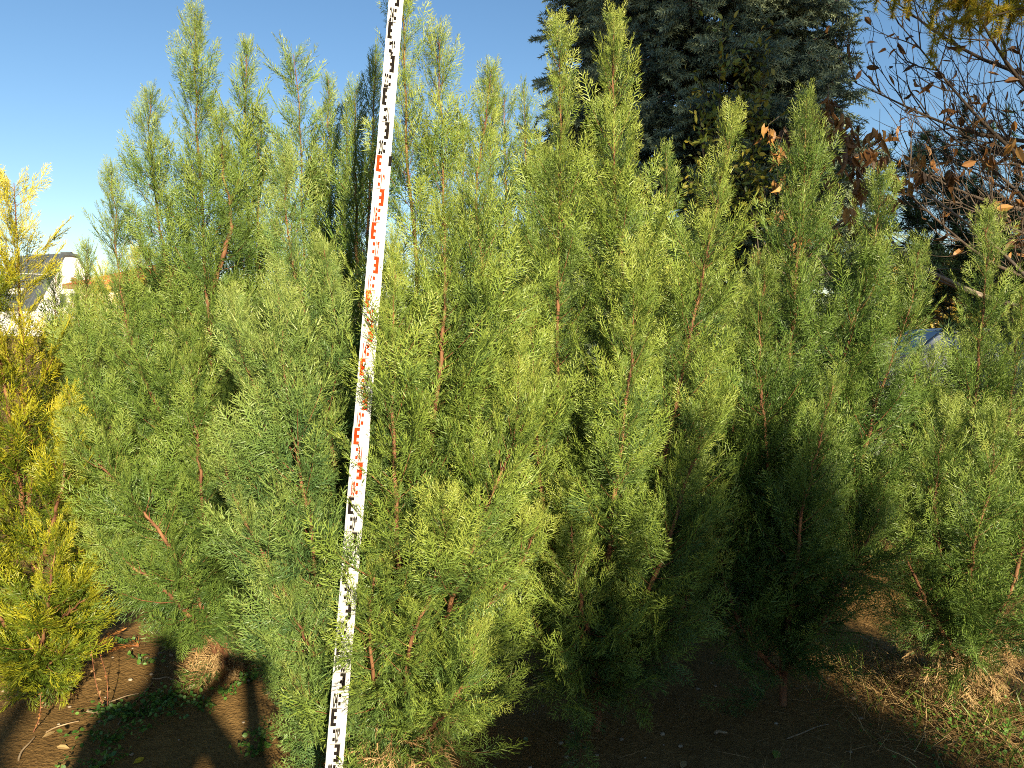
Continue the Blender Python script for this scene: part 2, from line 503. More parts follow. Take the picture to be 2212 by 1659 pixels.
conifer('blue green conifer fanning left of the measuring staff with laurel green tips', (752, 1640),
    [dict(pts=[B_, (742, 1250), (715, 960, -.05), (665, 720), (625, 520), (612, 330)], R=.30),
     dict(pts=[(748, 1590), (700, 1330, -.25), (655, 1060, -.25), (615, 800, -.2), (600, 600, -.1)], R=.25),
     dict(pts=[(748, 1600), (620, 1140, -.2), (565, 880, -.16), (520, 760, -.1), (500, 650)], R=.24),
     dict(pts=[(748, 1610), (640, 1330, -.3), (560, 1190, -.32), (510, 1080, -.3), (480, 970, -.25)], R=.21),
     dict(pts=[(748, 1620), (680, 1420, -.32), (630, 1330, -.36), (590, 1260, -.33)], R=.22, low=75),
     dict(pts=[(748, 1630), (700, 1530, -.3), (650, 1500, -.36), (620, 1440, -.36)], R=.20, low=80),
     dict(pts=[(740, 1300), (750, 1000), (735, 760), (700, 540)], R=.24)], 'cyp_blue', 13)

conifer('tall dense yellow green conifer right behind the measuring staff', (862, 1648),
    [dict(pts=[B_, (885, 1320), (905, 1000), (900, 600), (880, 300), (868, -70)], R=.31),
     dict(pts=[(880, 1500), (935, 950, -.18), (960, 640, -.1), (955, 330), (948, 82)], R=.26),
     dict(pts=[(880, 1520), (1010, 1060, -.1), (1050, 760, -.1), (1030, 420), (1062, 150)], R=.25),
     dict(pts=[(876, 1560), (860, 1200, -.30), (850, 950, -.30), (852, 760, -.28), (850, 520, -.1)], R=.24),
     dict(pts=[(876, 1580), (985, 1280, -.30), (1060, 1080, -.28), (1110, 950, -.2), (1120, 760, -.1)], R=.26),
     dict(pts=[(876, 1600), (1040, 1330, -.2), (1120, 1220, -.2), (1170, 1120, -.15)], R=.24, low=70),
     dict(pts=[(876, 1600), (880, 1420, -.36), (940, 1250, -.4), (960, 1090, -.38)], R=.25, low=72),
     dict(pts=[(874, 1620), (810, 1480, -.30), (800, 1330, -.36), (820, 1200, -.34)], R=.22, low=75),
     dict(pts=[(874, 1625), (960, 1540, -.3), (1010, 1450, -.34), (1040, 1350, -.3)], R=.23, low=80)], 'cyp_yellowgreen', 14,
    dead=[(862, 1590, -.2, .16, .14, 90)])

conifer('broad conifer with a bright reddish bare tip against the dark spruce', (1290, 1570),
    [dict(pts=[B_, (1298, 1250), (1305, 1000), (1345, 700), (1325, 330), (1326, 42)], R=.30),
     dict(pts=[(1292, 1400), (1215, 900), (1205, 600), (1212, 300), (1203, 60)], R=.26),
     dict(pts=[(1294, 1420), (1400, 1110, -.1), (1480, 780, -.08), (1540, 480), (1582, 245)], R=.27),
     dict(pts=[(1294, 1450), (1320, 1150, -.3), (1350, 900, -.28), (1370, 700, -.2), (1385, 520)], R=.25),
     dict(pts=[(1294, 1460), (1190, 1180, -.2), (1160, 960, -.2), (1150, 780, -.12), (1140, 620)], R=.24),
     dict(pts=[(1294, 1480), (1400, 1280, -.25), (1470, 1080, -.25), (1520, 920, -.2), (1530, 780)], R=.24),
     dict(pts=[(1294, 1500), (1260, 1330, -.36), (1240, 1200, -.36), (1230, 1060, -.3)], R=.24, low=75),
     dict(pts=[(1294, 1510), (1420, 1380, -.2), (1490, 1280, -.2), (1540, 1180, -.15)], R=.24, low=78),
     dict(pts=[(1292, 1530), (1200, 1420, -.25), (1150, 1330, -.25), (1130, 1230, -.2)], R=.22, low=80)], 'cyp_yellowgreen', 15)

conifer('half shaded broad conifer with two slim tips in front of brown hanging leaves', (1692, 1515),
    [dict(pts=[B_, (1690, 1150), (1702, 800), (1730, 480), (1742, 210)], R=.30),
     dict(pts=[(1692, 1350), (1770, 1050), (1830, 750), (1880, 560), (1906, 388)], R=.28),
     dict(pts=[(1692, 1380), (1660, 1000, -.15), (1640, 800, -.1), (1650, 580)], R=.26),
     dict(pts=[(1692, 1400), (1600, 1150, -.1), (1580, 950, -.1), (1610, 700)], R=.26),
     dict(pts=[(1692, 1400), (1830, 1100, -.1), (1900, 850, -.05), (1960, 680), (1985, 540)], R=.25),
     dict(pts=[(1692, 1440), (1730, 1150, -.3), (1760, 1000, -.25), (1800, 830, -.2)], R=.26),
     dict(pts=[(1692, 1460), (1800, 1300, -.2), (1880, 1150, -.2), (1930, 1000, -.1)], R=.25, low=75),
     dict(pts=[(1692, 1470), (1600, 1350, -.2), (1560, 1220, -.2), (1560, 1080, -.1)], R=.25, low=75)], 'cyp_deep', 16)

conifer('thin leaved conifer on a grassy mound at the right end of the row', (2088, 1505),
    [dict(pts=[B_, (2082, 1200), (2105, 850), (2125, 640), (2138, 462)], R=.25),
     dict(pts=[(2088, 1460), (2140, 1150, -.05), (2180, 900), (2205, 640)], R=.25),
     dict(pts=[(2088, 1450), (2030, 1200, -.2), (2020, 1050, -.2), (2050, 880, -.1)], R=.24),
     dict(pts=[(2088, 1440), (2100, 1200, -.3), (2140, 1050, -.28), (2150, 900, -.2)], R=.24),
     dict(pts=[(2088, 1450), (2000, 1300, -.2), (1950, 1180, -.15), (1940, 1060, -.1)], R=.22, low=70),
     dict(pts=[(2088, 1450), (2180, 1280, -.2), (2230, 1100, -.15), (2260, 900, -.1)], R=.26, low=70)], 'cyp_green', 17,
    dead=[(2060, 1430, -.1, .15, .16, 110), (2130, 1400, -.1, .12, .08, 50)])

# ------------------------------------------------------------------ second row
conifer('dense green conifer with a broad rounded crown behind the staff side gap', (545, 1330),
    [dict(pts=[B_, (540, 900), (535, 500), (530, 300), (532, 98)], R=.33),
     dict(pts=[(545, 900), (560, 560), (560, 380), (565, 240)], R=.2)], 'cyp_green', 21, tmpls=SPRAYS_FAR)
conifer('dark conifer with a lax drooping top and sparse tip', (650, 1325),
    [dict(pts=[B_, (650, 800), (655, 450), (650, 300), (634, 118)], R=.30, topn=.2, high=52)], 'cyp_blue', 22, tmpls=SPRAYS_FAR)
conifer('slim conifer with a pointed tip between the lax top and the staff', (715, 1325),
    [dict(pts=[B_, (715, 800), (712, 450), (710, 172)], R=.27),
     dict(pts=[(715, 700), (745, 450), (748, 230)], R=.16),
     dict(pts=[(715, 1000), (690, 650), (682, 360)], R=.26)], 'cyp_green', 23, tmpls=SPRAYS_FAR)
conifer('slim conifer whose tip touches the left edge of the staff', (790, 1510),
    [dict(pts=[B_, (790, 900), (800, 450), (812, 108)], R=.22),
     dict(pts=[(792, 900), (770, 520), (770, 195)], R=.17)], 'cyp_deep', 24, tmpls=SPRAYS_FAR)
conifer('conifer with twin dark tips right of the tall staff tree', (1075, 1325),
    [dict(pts=[B_, (1070, 800), (1060, 450), (1064, 170)], R=.26),
     dict(pts=[(1075, 800), (1090, 500), (1090, 208)], R=.22),
     dict(pts=[(1075, 1000), (1010, 600), (1000, 270)], R=.26)], 'cyp_blue', 25, tmpls=SPRAYS_FAR)
conifer('small conifer with a thin see-through tip left of the spruce', (1150, 1325),
    [dict(pts=[B_, (1150, 800), (1140, 450), (1130, 190)], R=.25),
     dict(pts=[(1150, 1000), (1180, 650), (1185, 330)], R=.26)], 'cyp_green', 26, tmpls=SPRAYS_FAR)
conifer('shaded conifer with a short tip against the spruce between two bright neighbours', (1440, 1330),
    [dict(pts=[B_, (1440, 900), (1438, 600), (1440, 325)], R=.28),
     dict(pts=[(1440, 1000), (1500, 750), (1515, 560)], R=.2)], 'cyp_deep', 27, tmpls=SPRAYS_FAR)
conifer('small conifer half hidden left of the twin tipped shaded one', (1610, 1320),
    [dict(pts=[B_, (1610, 900), (1618, 700), (1640, 560)], R=.28)], 'cyp_green', 28, tmpls=SPRAYS_FAR)
conifer('low conifer with loose tips in the gap below the parked car', (1985, 1290),
    [dict(pts=[B_, (1990, 1050), (1975, 900), (1980, 760)], R=.30),
     dict(pts=[(1985, 1200), (2040, 980), (2062, 770)], R=.3),
     dict(pts=[(1985, 1200), (2005, 1000), (2012, 775)], R=.3),
     dict(pts=[(1985, 1200), (2080, 1000), (2100, 740)], R=.3)], 'cyp_deep', 29, tmpls=SPRAYS_FAR)
conifer('small thin green conifer below the red roof', (165, 1300),
    [dict(pts=[B_, (170, 1000), (185, 760), (187, 540)], R=.28, topn=.06),
     dict(pts=[(165, 1100), (130, 850), (118, 590)], R=.22)], 'cyp_green', 30, tmpls=SPRAYS_FAR)
conifer('short dense conifer filling the gap behind the stems fanning left', (350, 1330),
    [dict(pts=[B_, (350, 1000), (350, 760), (352, 540)], R=.40),
     dict(pts=[(350, 1200), (290, 900), (270, 640)], R=.34),
     dict(pts=[(350, 1200), (430, 900), (430, 600)], R=.34)], 'cyp_green', 32, tmpls=SPRAYS_FAR)
conifer('golden cypress half hidden behind the thin green one below the red roof', (235, 1180),
    [dict(pts=[B_, (230, 900), (215, 700), (222, 590)], R=.42),
     dict(pts=[(235, 900), (160, 800), (120, 720)], R=.35), 
     dict(pts=[(235, 900), (290, 720), (300, 520)], R=.2)], 'cyp_gold', 31, tmpls=SPRAYS_FAR, cat='golden cypress', name='golden_cypress', step=.025)

# ------------------------------------------------------------------ measuring staff
def staff():
    A, B = PD(828, 336, 2.27), PD(725, 1607, 2.197)      # readings 2.00 m and 0.30 m
    ex = unit(A - B)                                     # up the staff
    tocam = unit(np.array([0, 0, CAM_H]) - (A + B) / 2)
    side = unit(np.cross(tocam, ex)) * -1
    side = unit(np.cross(ex, tocam))                     # to the right as seen by the camera
    side = side * (1 if side[0] > 0 else -1)
    nrm = np.cross(ex, side); nrm = nrm * (1 if nrm @ tocam > 0 else -1)
    # turned a little about its own axis
    a = R(4); side, nrm = side * math.cos(a) - nrm * math.sin(a), nrm * math.cos(a) + side * math.sin(a)
    z = lambda r: B + ex * (r - .30)
    foot = z(.30 - (B[2] + .02) / ex[2])
    r_foot = .30 - (B[2] + .02) / ex[2]
    root = thing('measuring_staff', 'white telescopic levelling staff with black and red graduations leaning in the conifers', 'measuring staff', z(r_foot))
    white = noise_mat('staff_white', (.43, .425, .405), (.47, .465, .45), 30, .45, .4, .0)
    black = noise_mat('staff_black', (.010, .008, .007), (.016, .013, .012), 60, .9, .04, 0)
    red = noise_mat('staff_red', (.40, .030, .006), (.48, .042, .009), 60, .9, .04, 0)
    alu = noise_mat('staff_aluminium', (.50, .50, .50), (.62, .61, .60), 50, .4, .5, 0)
    rot = np.stack([side, nrm, ex], -1)
    secs = [(r_foot, 1.20, .0430, .022, 0.0), (1.20, 2.00, .0400, .018, -.0015), (2.00, 3.2, .0365, .014, -.003)]
    for (ra, rb, w, th, off) in secs:
        mb = MB()
        mb.box(z((ra + rb) / 2) - nrm * (th / 2 - off), (w, th, rb - ra), rot)
        so = mb.build('staff_section', white, root)
        rm = MB()
        rm.box(z((ra + rb) / 2) - nrm * (th / 2 - off - .0005) + side * (w / 2 + .0020), (.004, th + .001, rb - ra), rot)
        rm.box(z((ra + rb) / 2) - nrm * (th / 2 - off - .0005) - side * (w / 2 + .001), (.002, th + .001, rb - ra), rot)
        ro = rm.build('edge_rail', alu, root)
        mk = {0: MB(), 1: MB()}
        cnt = {0: 0, 1: 0}
        d0 = int(math.ceil(ra * 10 - 1e-6)) if ra > .2 else 1
        for d in range(d0, int(round(rb * 10))):
            c = 1 if 10 <= d < 20 else 0
            r = d / 10
            even = d % 2 == 0
            # numeral left of the dots on even decimetres, right of them on odd ones; the block E stands on the other column
            sgn = 1 if even else -1
            fo = off + .0008
            def rect(x0, x1, r0, r1):
                mk[c].box(z((r0 + r1) / 2) + side * ((x0 + x1) / 2) + nrm * fo, (abs(x1 - x0), .0012, r1 - r0), rot); cnt[c] += 1
            k = w / .042
            l = -w / 2
            xd = l + (.0190 if even else .0110) * k
            rect(xd, xd + .0068, r + .008, r + .018)
            rect(xd, xd + .0068, r + .031, r + .041)
            # thin decimetre line
            rect(l + (.001 if even else .006), l + (.030 if even else .036) * k, r - .0005, r + .0005)
            # block E: left column, or mirrored on the right of it
            if even:
                x0, x1 = l + .0185 * k, l + .0335 * k
                rect(x1 - .0085, x1, r + .050, r + .0985)
                for e0 in (.050, .0695, .0895): rect(x0, x1 - .0085, r + e0, r + e0 + .009)
            else:
                x0, x1 = l + .0025 * k, l + .0175 * k
                rect(x0, x0 + .0085, r + .050, r + .0985)
                for e0 in (.050, .0695, .0895): rect(x0 + .0085, x1, r + e0, r + e0 + .009)
            # numeral
            cu = bpy.data.curves.new('numeral', 'FONT'); cu.body = '%02d' % d; cu.align_x = 'CENTER'; cu.size = .062; cu.offset = .0022
            to = bpy.data.objects.new('tmp', cu); COL.objects.link(to)
            dg = bpy.context.evaluated_depsgraph_get()
            me = bpy.data.meshes.new_from_object(to.evaluated_get(dg))
            COL.objects.unlink(to); bpy.data.objects.remove(to)
            me.name = 'numeral'
            n = len(me.vertices); co = np.zeros(n * 3, np.float32); me.vertices.foreach_get('co', co); co = co.reshape(-1, 3)
            xc = -w / 2 + (.0110 if even else .0245) * k
            co2 = z(r + .004) + np.outer(co[:, 0] * .20 + xc, side) + np.outer(co[:, 1] * .90, ex) + nrm * (fo + .0007) - np.array(root.location)
            me.vertices.foreach_set('co', co2.astype(np.float32).ravel()); me.update()
            me.materials.clear(); me.materials.append(red if c else black)
            no = bpy.data.objects.new('numeral', me); COL.objects.link(no); no.parent = so
        for c in (0, 1):
            if cnt[c]:
                g = mk[c].build('graduation_marks', red if c else black, so)
                g['label'] = 'red block graduation marks' if c else 'black block graduation marks'
    for sx, w in ((.021, .008), (-.0235, .004)):
        cl = MB()
        cl.box(z(1.985) + side * sx + nrm * .002, (w, .012, .026), rot)
        cl.build('locking_clip', black, root)
staff()

# ------------------------------------------------------------------ generic broadleaf foliage
def leaf_template(seed, fold=.25, curl=.25, wid=.42):
    """one leaf of length 1, two halves folded along the midrib, four triangles a side"""
    rg = np.random.default_rng(seed)
    xs = [0, .25, .6, 1.0]; ws = [0, wid * .9, wid, 0]
    mid = [np.array([x, 0, -curl * x * x]) for x in xs]
    tr = []
    for s in (-1, 1):
        e = [mid[i] + np.array([0, s * ws[i] / 2, fold * ws[i] / 2]) for i in range(4)]
        tr += [[mid[0], mid[1], e[1]], [mid[1], e[2], e[1]], [mid[1], mid[2], e[2]], [mid[2], mid[3], e[2]]]
    return np.array(tr), np.zeros((len(tr), 3))
LEAF = [leaf_template(0), leaf_template(1, .5, .5, .36), leaf_template(2, .1, .1, .5)]
LEAF_DRY = [leaf_template(3, .9, .5, .36), leaf_template(4, 1.2, .7, .32), leaf_template(5, .7, -.25, .4)]

def grow(p, d, ln, r, depth, rg, tubes, tips, spread=.6, up=.1, kids=4, nseg=7, wob=.16, decay=.6):
    pts = [np.array(p, float)]
    d = unit(np.array(d, float))
    dirs = [d]
    for i in range(nseg):
        d = unit(d + rg.normal(0, wob, 3) + UP * up * .3)
        pts.append(pts[-1] + d * ln / nseg); dirs.append(d)
    pts = np.array(pts)
    tubes.append((pts, np.linspace(r, r * .42, len(pts))))
    if depth == 0:
        tips.append((pts, dirs))
        return
    for k in range(kids):
        i = int(1 + (nseg - 1) * (k + rg.uniform(.2, .9)) / kids)
        i = min(i, nseg)
        a = rg.normal(size=3)
        sd = unit(a - (a @ dirs[i]) * dirs[i])
        nd = unit(dirs[i] + sd * spread * rg.uniform(.7, 1.3))
        grow(pts[i], nd, ln * decay * rg.uniform(.7, 1.15), r * .5, depth - 1, rg, tubes, tips, spread, up, kids, nseg, wob, decay)
    grow(pts[-1], dirs[-1], ln * decay, r * .45, depth - 1, rg, tubes, tips, spread, up, kids, nseg, wob, decay)

def tubes_obj(name, tubes, mat, parent, kmin=3):
    Vs, Qs, n = [], [], 0
    for pts, rr in tubes:
        k = 8 if rr[0] > .03 else (5 if rr[0] > .01 else kmin)
        V, Q = tube_np(pts, rr, k)
        Vs.append(V); Qs.append(Q + n); n += len(V)
    return mesh_np(name, np.concatenate(Vs), np.concatenate(Qs), mat, parent, smooth=True)

def leaves_on(tips, per, size, rg, hang=.3, jit=.05, tmpls=LEAF, tl=(0, 1)):
    pos, ax = [], []
    for pts, dirs in tips:
        for q in range(per):
            i = rg.integers(1, len(pts))
            pos.append(pts[i] + rg.normal(0, jit, 3)); v = dirs[i] + rg.normal(0, .7, 3); v[2] -= hang
            ax.append(v)
    n = len(pos)
    return [(np.array(pos), np.array(ax), rg.normal(size=(n, 3)) + UP * .6, size * rg.uniform(.6, 1.3, n), rg.uniform(tl[0], tl[1], n))]

def ground_base(x, y):
    return np.array([x, y, float(gh(x, y))])

def clump_tree(name, label, cat, base, height, crad, cz0, mat, seed, n=9000, leaf=.16, bark='dark_bark', group=None, clumps=60):
    """broadleaf tree: tapered trunk with limbs and a crown of leaf clumps"""
    rg = np.random.default_rng(seed)
    b = ground_base(*base)
    root = thing(name, label, cat, b, group)
    tubes = []
    top = b + np.array([0, 0, height * .8])
    L = spline([b - UP * .05, b + UP * height * .3 + rg.normal(0, .02 * height, 3) * [1, 1, 0], top], 12)
    tubes.append((L, np.linspace(height * .022, height * .006, 12)))
    cc = b + UP * (cz0 + height) / 2; hz = (height - cz0) / 2
    cen = []
    for i in range(clumps):
        v = unit(rg.normal(size=3)) * rg.uniform(.35, 1) ** .5
        c = cc + v * np.array([crad, crad, hz])
        cen.append(c)
        if i % 2 == 0:
            j = rg.integers(3, 11)
            tubes.append((spline([L[j], (L[j] + c) / 2 + UP * .05 * height * rg.uniform(-.3, 1), c], 6), np.linspace(height * .006, height * .0012, 6)))
    tubes_obj('trunk', tubes, M[bark], root)
    cen = np.array(cen)
    w = rg.integers(0, clumps, n)
    cr = crad * rg.uniform(.18, .34, clumps)
    pos = cen[w] + unit(rg.normal(size=(n, 3))) * (cr[w] * rg.uniform(.2, 1, n) ** .5)[:, None] * [1.15, 1.15, .8]
    tint = np.clip(rg.uniform(0, 1, clumps)[w] * .6 + rg.uniform(0, .4, n), 0, 1)
    finish_crown([(pos, rg.normal(size=(n, 3)) - UP * .3, rg.normal(size=(n, 3)) + UP * .6, leaf * rg.uniform(.6, 1.3, n), tint)], LEAF, M[mat], root, rg)
    return root

# ------------------------------------------------------------------ blue spruce
def shoot_template(seed, n=34):
    rg = np.random.default_rng(seed)
    tr, tt = [], []
    for i in range(n):
        x = (i + .5) / n
        ph = i * 2.4 + rg.uniform(-.3, .3)
        l = .26 * rg.uniform(.8, 1.15) * (1 if x < .85 else .75)
        d = np.array([.75 if x < .85 else 1.4, math.cos(ph), math.sin(ph)]); d = unit(d)
        s = unit(np.cross(d, rg.normal(size=3))) * .036
        a = np.array([x * .92, 0, 0])
        tr.append([a - s, a + s, a + d * l]); tt.append([-.15, -.15, .15])
    return np.array(tr), np.array(tt)

def spruce():
    rg = np.random.default_rng(5)
    b = ground_base(P(1492, 700, 8.6)[0], 8.6)
    root = thing('spruce', 'large dark blue spruce rising behind the row of conifers', 'spruce', b)
    H = 9.5
    tubes = [(spline([b - UP * .05, b + UP * 4, b + UP * H], 14), np.linspace(.16, .012, 14))]
    out = []
    z = .5
    while z < H - .3:
        f = z / H
        R0 = 2.12 * (1 - f) ** .62 * (1 if z > 1.2 else .9)
        nb = int(15 - 4 * f)
        for k in range(nb):
            ph = 6.283 * (k + rg.uniform(-.4, .4)) / nb + z * 3
            ln = R0 * rg.uniform(.78, 1.12)
            rd = np.array([math.cos(ph), math.sin(ph), 0])
            zz = z + rg.uniform(-.16, .16)
            p0 = b + UP * zz
            dr = -.18 + .3 * f
            pts = spline([p0, p0 + rd * ln * .5 + UP * dr * ln * .5, p0 + rd * ln * .85 + UP * (dr * ln * .8), p0 + rd * ln + UP * (dr * ln * .75 + .06)], 9)
            tubes.append((pts, np.linspace(.022, .004, 9)))
            side = np.cross(UP, rd)
            m = int(ln / .055)
            for q in range(m):
                u = .4 + .6 * (q + rg.uniform(0, 1)) / m
                ii = u * 8; i0 = min(int(ii), 7)
                c = pts[i0] * (1 - ii + i0) + pts[i0 + 1] * (ii - i0)
                s = 1 if q % 2 else -1
                sl = (.14 + .5 * (1 - u) + .05) * min(1, ln) * rg.uniform(.6, 1.1)
                dv = unit(rd * .8 + side * s * .8 + UP * rg.uniform(-.75, .25))
                e = c + dv * sl + UP * (-.10 * sl)
                tubes.append((np.array([c, (c + e) / 2, e]), np.array([.006, .005, .003])))
                ns = max(2, int(sl / .06))
                uu = (np.arange(ns) + rg.uniform(0, 1, ns)) / ns
                pos = c + (e - c) * uu[:, None]
                sd2 = unit(np.cross(dv, UP)) 
                sg = np.where(np.arange(ns) % 2 == 0, 1, -1)[:, None]
                ax = unit(dv * .9 + sd2 * sg * .75 + rg.normal(0, .28, (ns, 3)) - UP * .12)
                out.append((pos, ax, rg.normal(size=(ns, 3)), rg.uniform(.13, .20, ns), rg.uniform(0, .3, ns) + (uu > .55) * rg.uniform(.1, .6)))
                out.append((e[None], dv[None], rg.normal(size=(1, 3)), np.array([.20]), np.array([rg.uniform(.65, 1)])))
        z += .21
    tubes_obj('trunk', tubes, M['dark_bark'], root)
    finish_crown(out, [shoot_template(1), shoot_template(2)], M['spruce'], root, rg)
spruce()

# ------------------------------------------------------------------ leafy shrub climbing in front of the spruce
def shrub():
    rg = np.random.default_rng(8)
    b = ground_base(P(1600, 700, 6.6)[0], 6.6)
    root = thing('shrub', 'olive and bronze leaved shrub standing against the spruce', 'shrub', b)
    tubes, tips = [], []
    for (px, py) in ((1555, 160), (1650, 190), (1520, 330), (1720, 330), (1600, 280), (1680, 420), (1500, 480), (1760, 450)):
        e = P(px, py, 6.6 + rg.uniform(-.3, .4))
        L = spline([b, b * .5 + e * .5 + rg.normal(0, .1, 3), e], 12)
        tubes.append((L, np.linspace(.02, .003, 12)))
        for i in range(4, 12):
            for q in range(2):
                d = unit(unit(L[min(i + 1, 11)] - L[i - 1]) + rg.normal(0, .6, 3))
                pp = spline([L[i], L[i] + d * .15, L[i] + d * .32 + UP * .06], 6)
                tubes.append((pp, np.linspace(.004, .0015, 6)))
                tips.append((pp, [d] * 6))
        tips.append((L, [unit(e - b)] * 12))
    tubes_obj('stem', tubes, M['dark_bark'], root)
    finish_crown(leaves_on(tips, 34, .058, rg, .2, .05), LEAF, M['privet'], root, rg)
shrub()

# ------------------------------------------------------------------ bare tree with last brown leaves
def bare_tree():
    rg = np.random.default_rng(21)
    b = ground_base(6.6, 7.6)
    root = thing('broadleaf_tree', 'almost bare tree with dark twigs and last brown leaves at the right edge', 'tree', b)
    T = spline([b - UP * .05, b + UP * 1.6 + np.array([-.1, 0, 0]), b + UP * 4 + np.array([-.15, .1, 0]), b + UP * 7.5], 12)
    tubes = [(T, np.linspace(.14, .04, 12))]
    tips = []
    limbs = [((2330, 560), (2000, 250)), ((2330, 420), (1950, 60)), ((2340, 300), (2060, -60)), ((2330, 330), (1850, 180)),
             ((2340, 480), (1900, 330)), ((2340, 200), (1900, -20)), ((2340, 640), (1960, 420)), ((2330, 100), (2060, -140)),
             ((2340, 560), (2080, 440)), ((2340, 380), (2080, 300))]
    for (a, e) in limbs:
        Y = 7.6 + rg.uniform(-.9, .9)
        p0 = P(a[0], a[1], 7.6); pe = P(e[0], e[1], Y)
        j = int(np.argmin(np.abs(T[:, 2] - (p0[2] - .3))))
        ln = np.linalg.norm(pe - p0)
        L = spline([T[j], p0, (p0 + pe) / 2 + np.array([0, 0, -.06 * ln]) + rg.normal(0, .05, 3), pe], 14)
        tubes.append((L, np.linspace(.035, .005, 14)))
        for i in range(4, 14):
            for q in range(2):
                t = unit(L[min(i + 1, 13)] - L[i - 1])
                v = rg.normal(size=3); v[1] *= .6; v[2] += .45
                sd = unit(v - (v @ t) * t)
                grow(L[i], unit(t + sd * rg.uniform(.5, 1.0)), rg.uniform(.35, .8), .0085, 1, rg, tubes, tips, .75, .35, 3, 6, .13, .55)
    tubes_obj('trunk', tubes, M['dark_bark'], root)
    tips2 = [t for t in tips if rg.uniform() < .34]
    finish_crown(leaves_on(tips2, 1, .13, rg, .9, .015, LEAF_DRY, (0, .7)), LEAF_DRY, M['brown_leaf'], root, rg, 'leaves')
bare_tree()

def brown_leaf_tree():
    rg = np.random.default_rng(33)
    Y0 = 5.4
    b = ground_base(4.9, Y0 + .3)
    root = thing('broadleaf_tree', 'low tree with bunches of rusty brown leaves hanging from pale branches', 'tree', b)
    T = spline([b - UP * .05, b + UP * 1.0, b + UP * 2.6], 8)
    tubes = [(T, np.linspace(.07, .03, 8))]
    cl = []
    limbs = [((2300, 690), (2080, 620), (1900, 515), (1780, 400)), ((2300, 700), (2120, 640), (1960, 590), (1800, 610)),
             ((2080, 620), (1960, 560), (1900, 470), (1840, 330)), ((2300, 690), (2180, 560), (2060, 460), (1960, 390)),
             ((1900, 600), (1800, 590), (1720, 600), (1640, 560)), ((1900, 515), (1840, 470), (1780, 500), (1720, 480))]
    for lm in limbs:
        L = spline([P(x, y, Y0 + rg.uniform(-.1, .25)) for x, y in lm], 14)
        tubes.append((L, np.linspace(.018, .004, 14)))
        for i in range(5, 14, 2):
            v = rg.normal(size=3); v[2] = abs(v[2]) * .8
            e = L[i] + unit(v) * rg.uniform(.15, .4)
            tubes.append((spline([L[i], (L[i] + e) / 2 + UP * .02, e], 5), np.linspace(.005, .002, 5)))
    tubes.append((spline([T[-1], P(2300, 690, Y0)], 4), np.linspace(.03, .02, 4)))
    bunch = [(1700, 300), (1760, 300), (1745, 255), (1790, 240), (1800, 290), (1690, 470), (1720, 420), (1840, 300), (1880, 340), (1860, 420), (1870, 400),
             (1925, 395), (1960, 400), (1925, 450), (1900, 480), (1860, 500), (1990, 390), (2060, 380), (1905, 540), (1830, 460), (1680, 340), (1660, 290),
             (2140, 350), (1790, 400), (1900, 300), (1985, 350), (2190, 330), (1640, 560), (1780, 350), (1740, 345), (1815, 265), (1770, 470), (1800, 520), (1850, 380), (1880, 560), (1725, 520), (1680, 400), (1770, 270), (1830, 345), (1905, 350)]
    pos, ax, sz, tn = [], [], [], []
    for (px, py) in bunch:
        c = P(px, py - 12, Y0 + rg.uniform(-.15, .25))
        tubes.append((np.array([c + UP * .10 + rg.normal(0, .04, 3), c + UP * .03, c]), np.array([.002, .002, .0015])))
        t0 = rg.uniform(.1, .9)
        for q in range(rg.integers(9, 18)):
            pos.append(c + rg.normal(0, .028, 3)); ax.append(np.array([rg.normal(0, .3), rg.normal(0, .3), -1])); sz.append(rg.uniform(.055, .115)); tn.append(t0 + rg.uniform(-.2, .2))
    tubes_obj('trunk', tubes, M['grey_bark'], root)
    n = len(pos)
    finish_crown([(np.array(pos), np.array(ax), rg.normal(size=(n, 3)), np.array(sz), np.clip(np.array(tn), 0, 1))], LEAF_DRY, M['brown_leaf'], root, rg, 'leaves')
brown_leaf_tree()

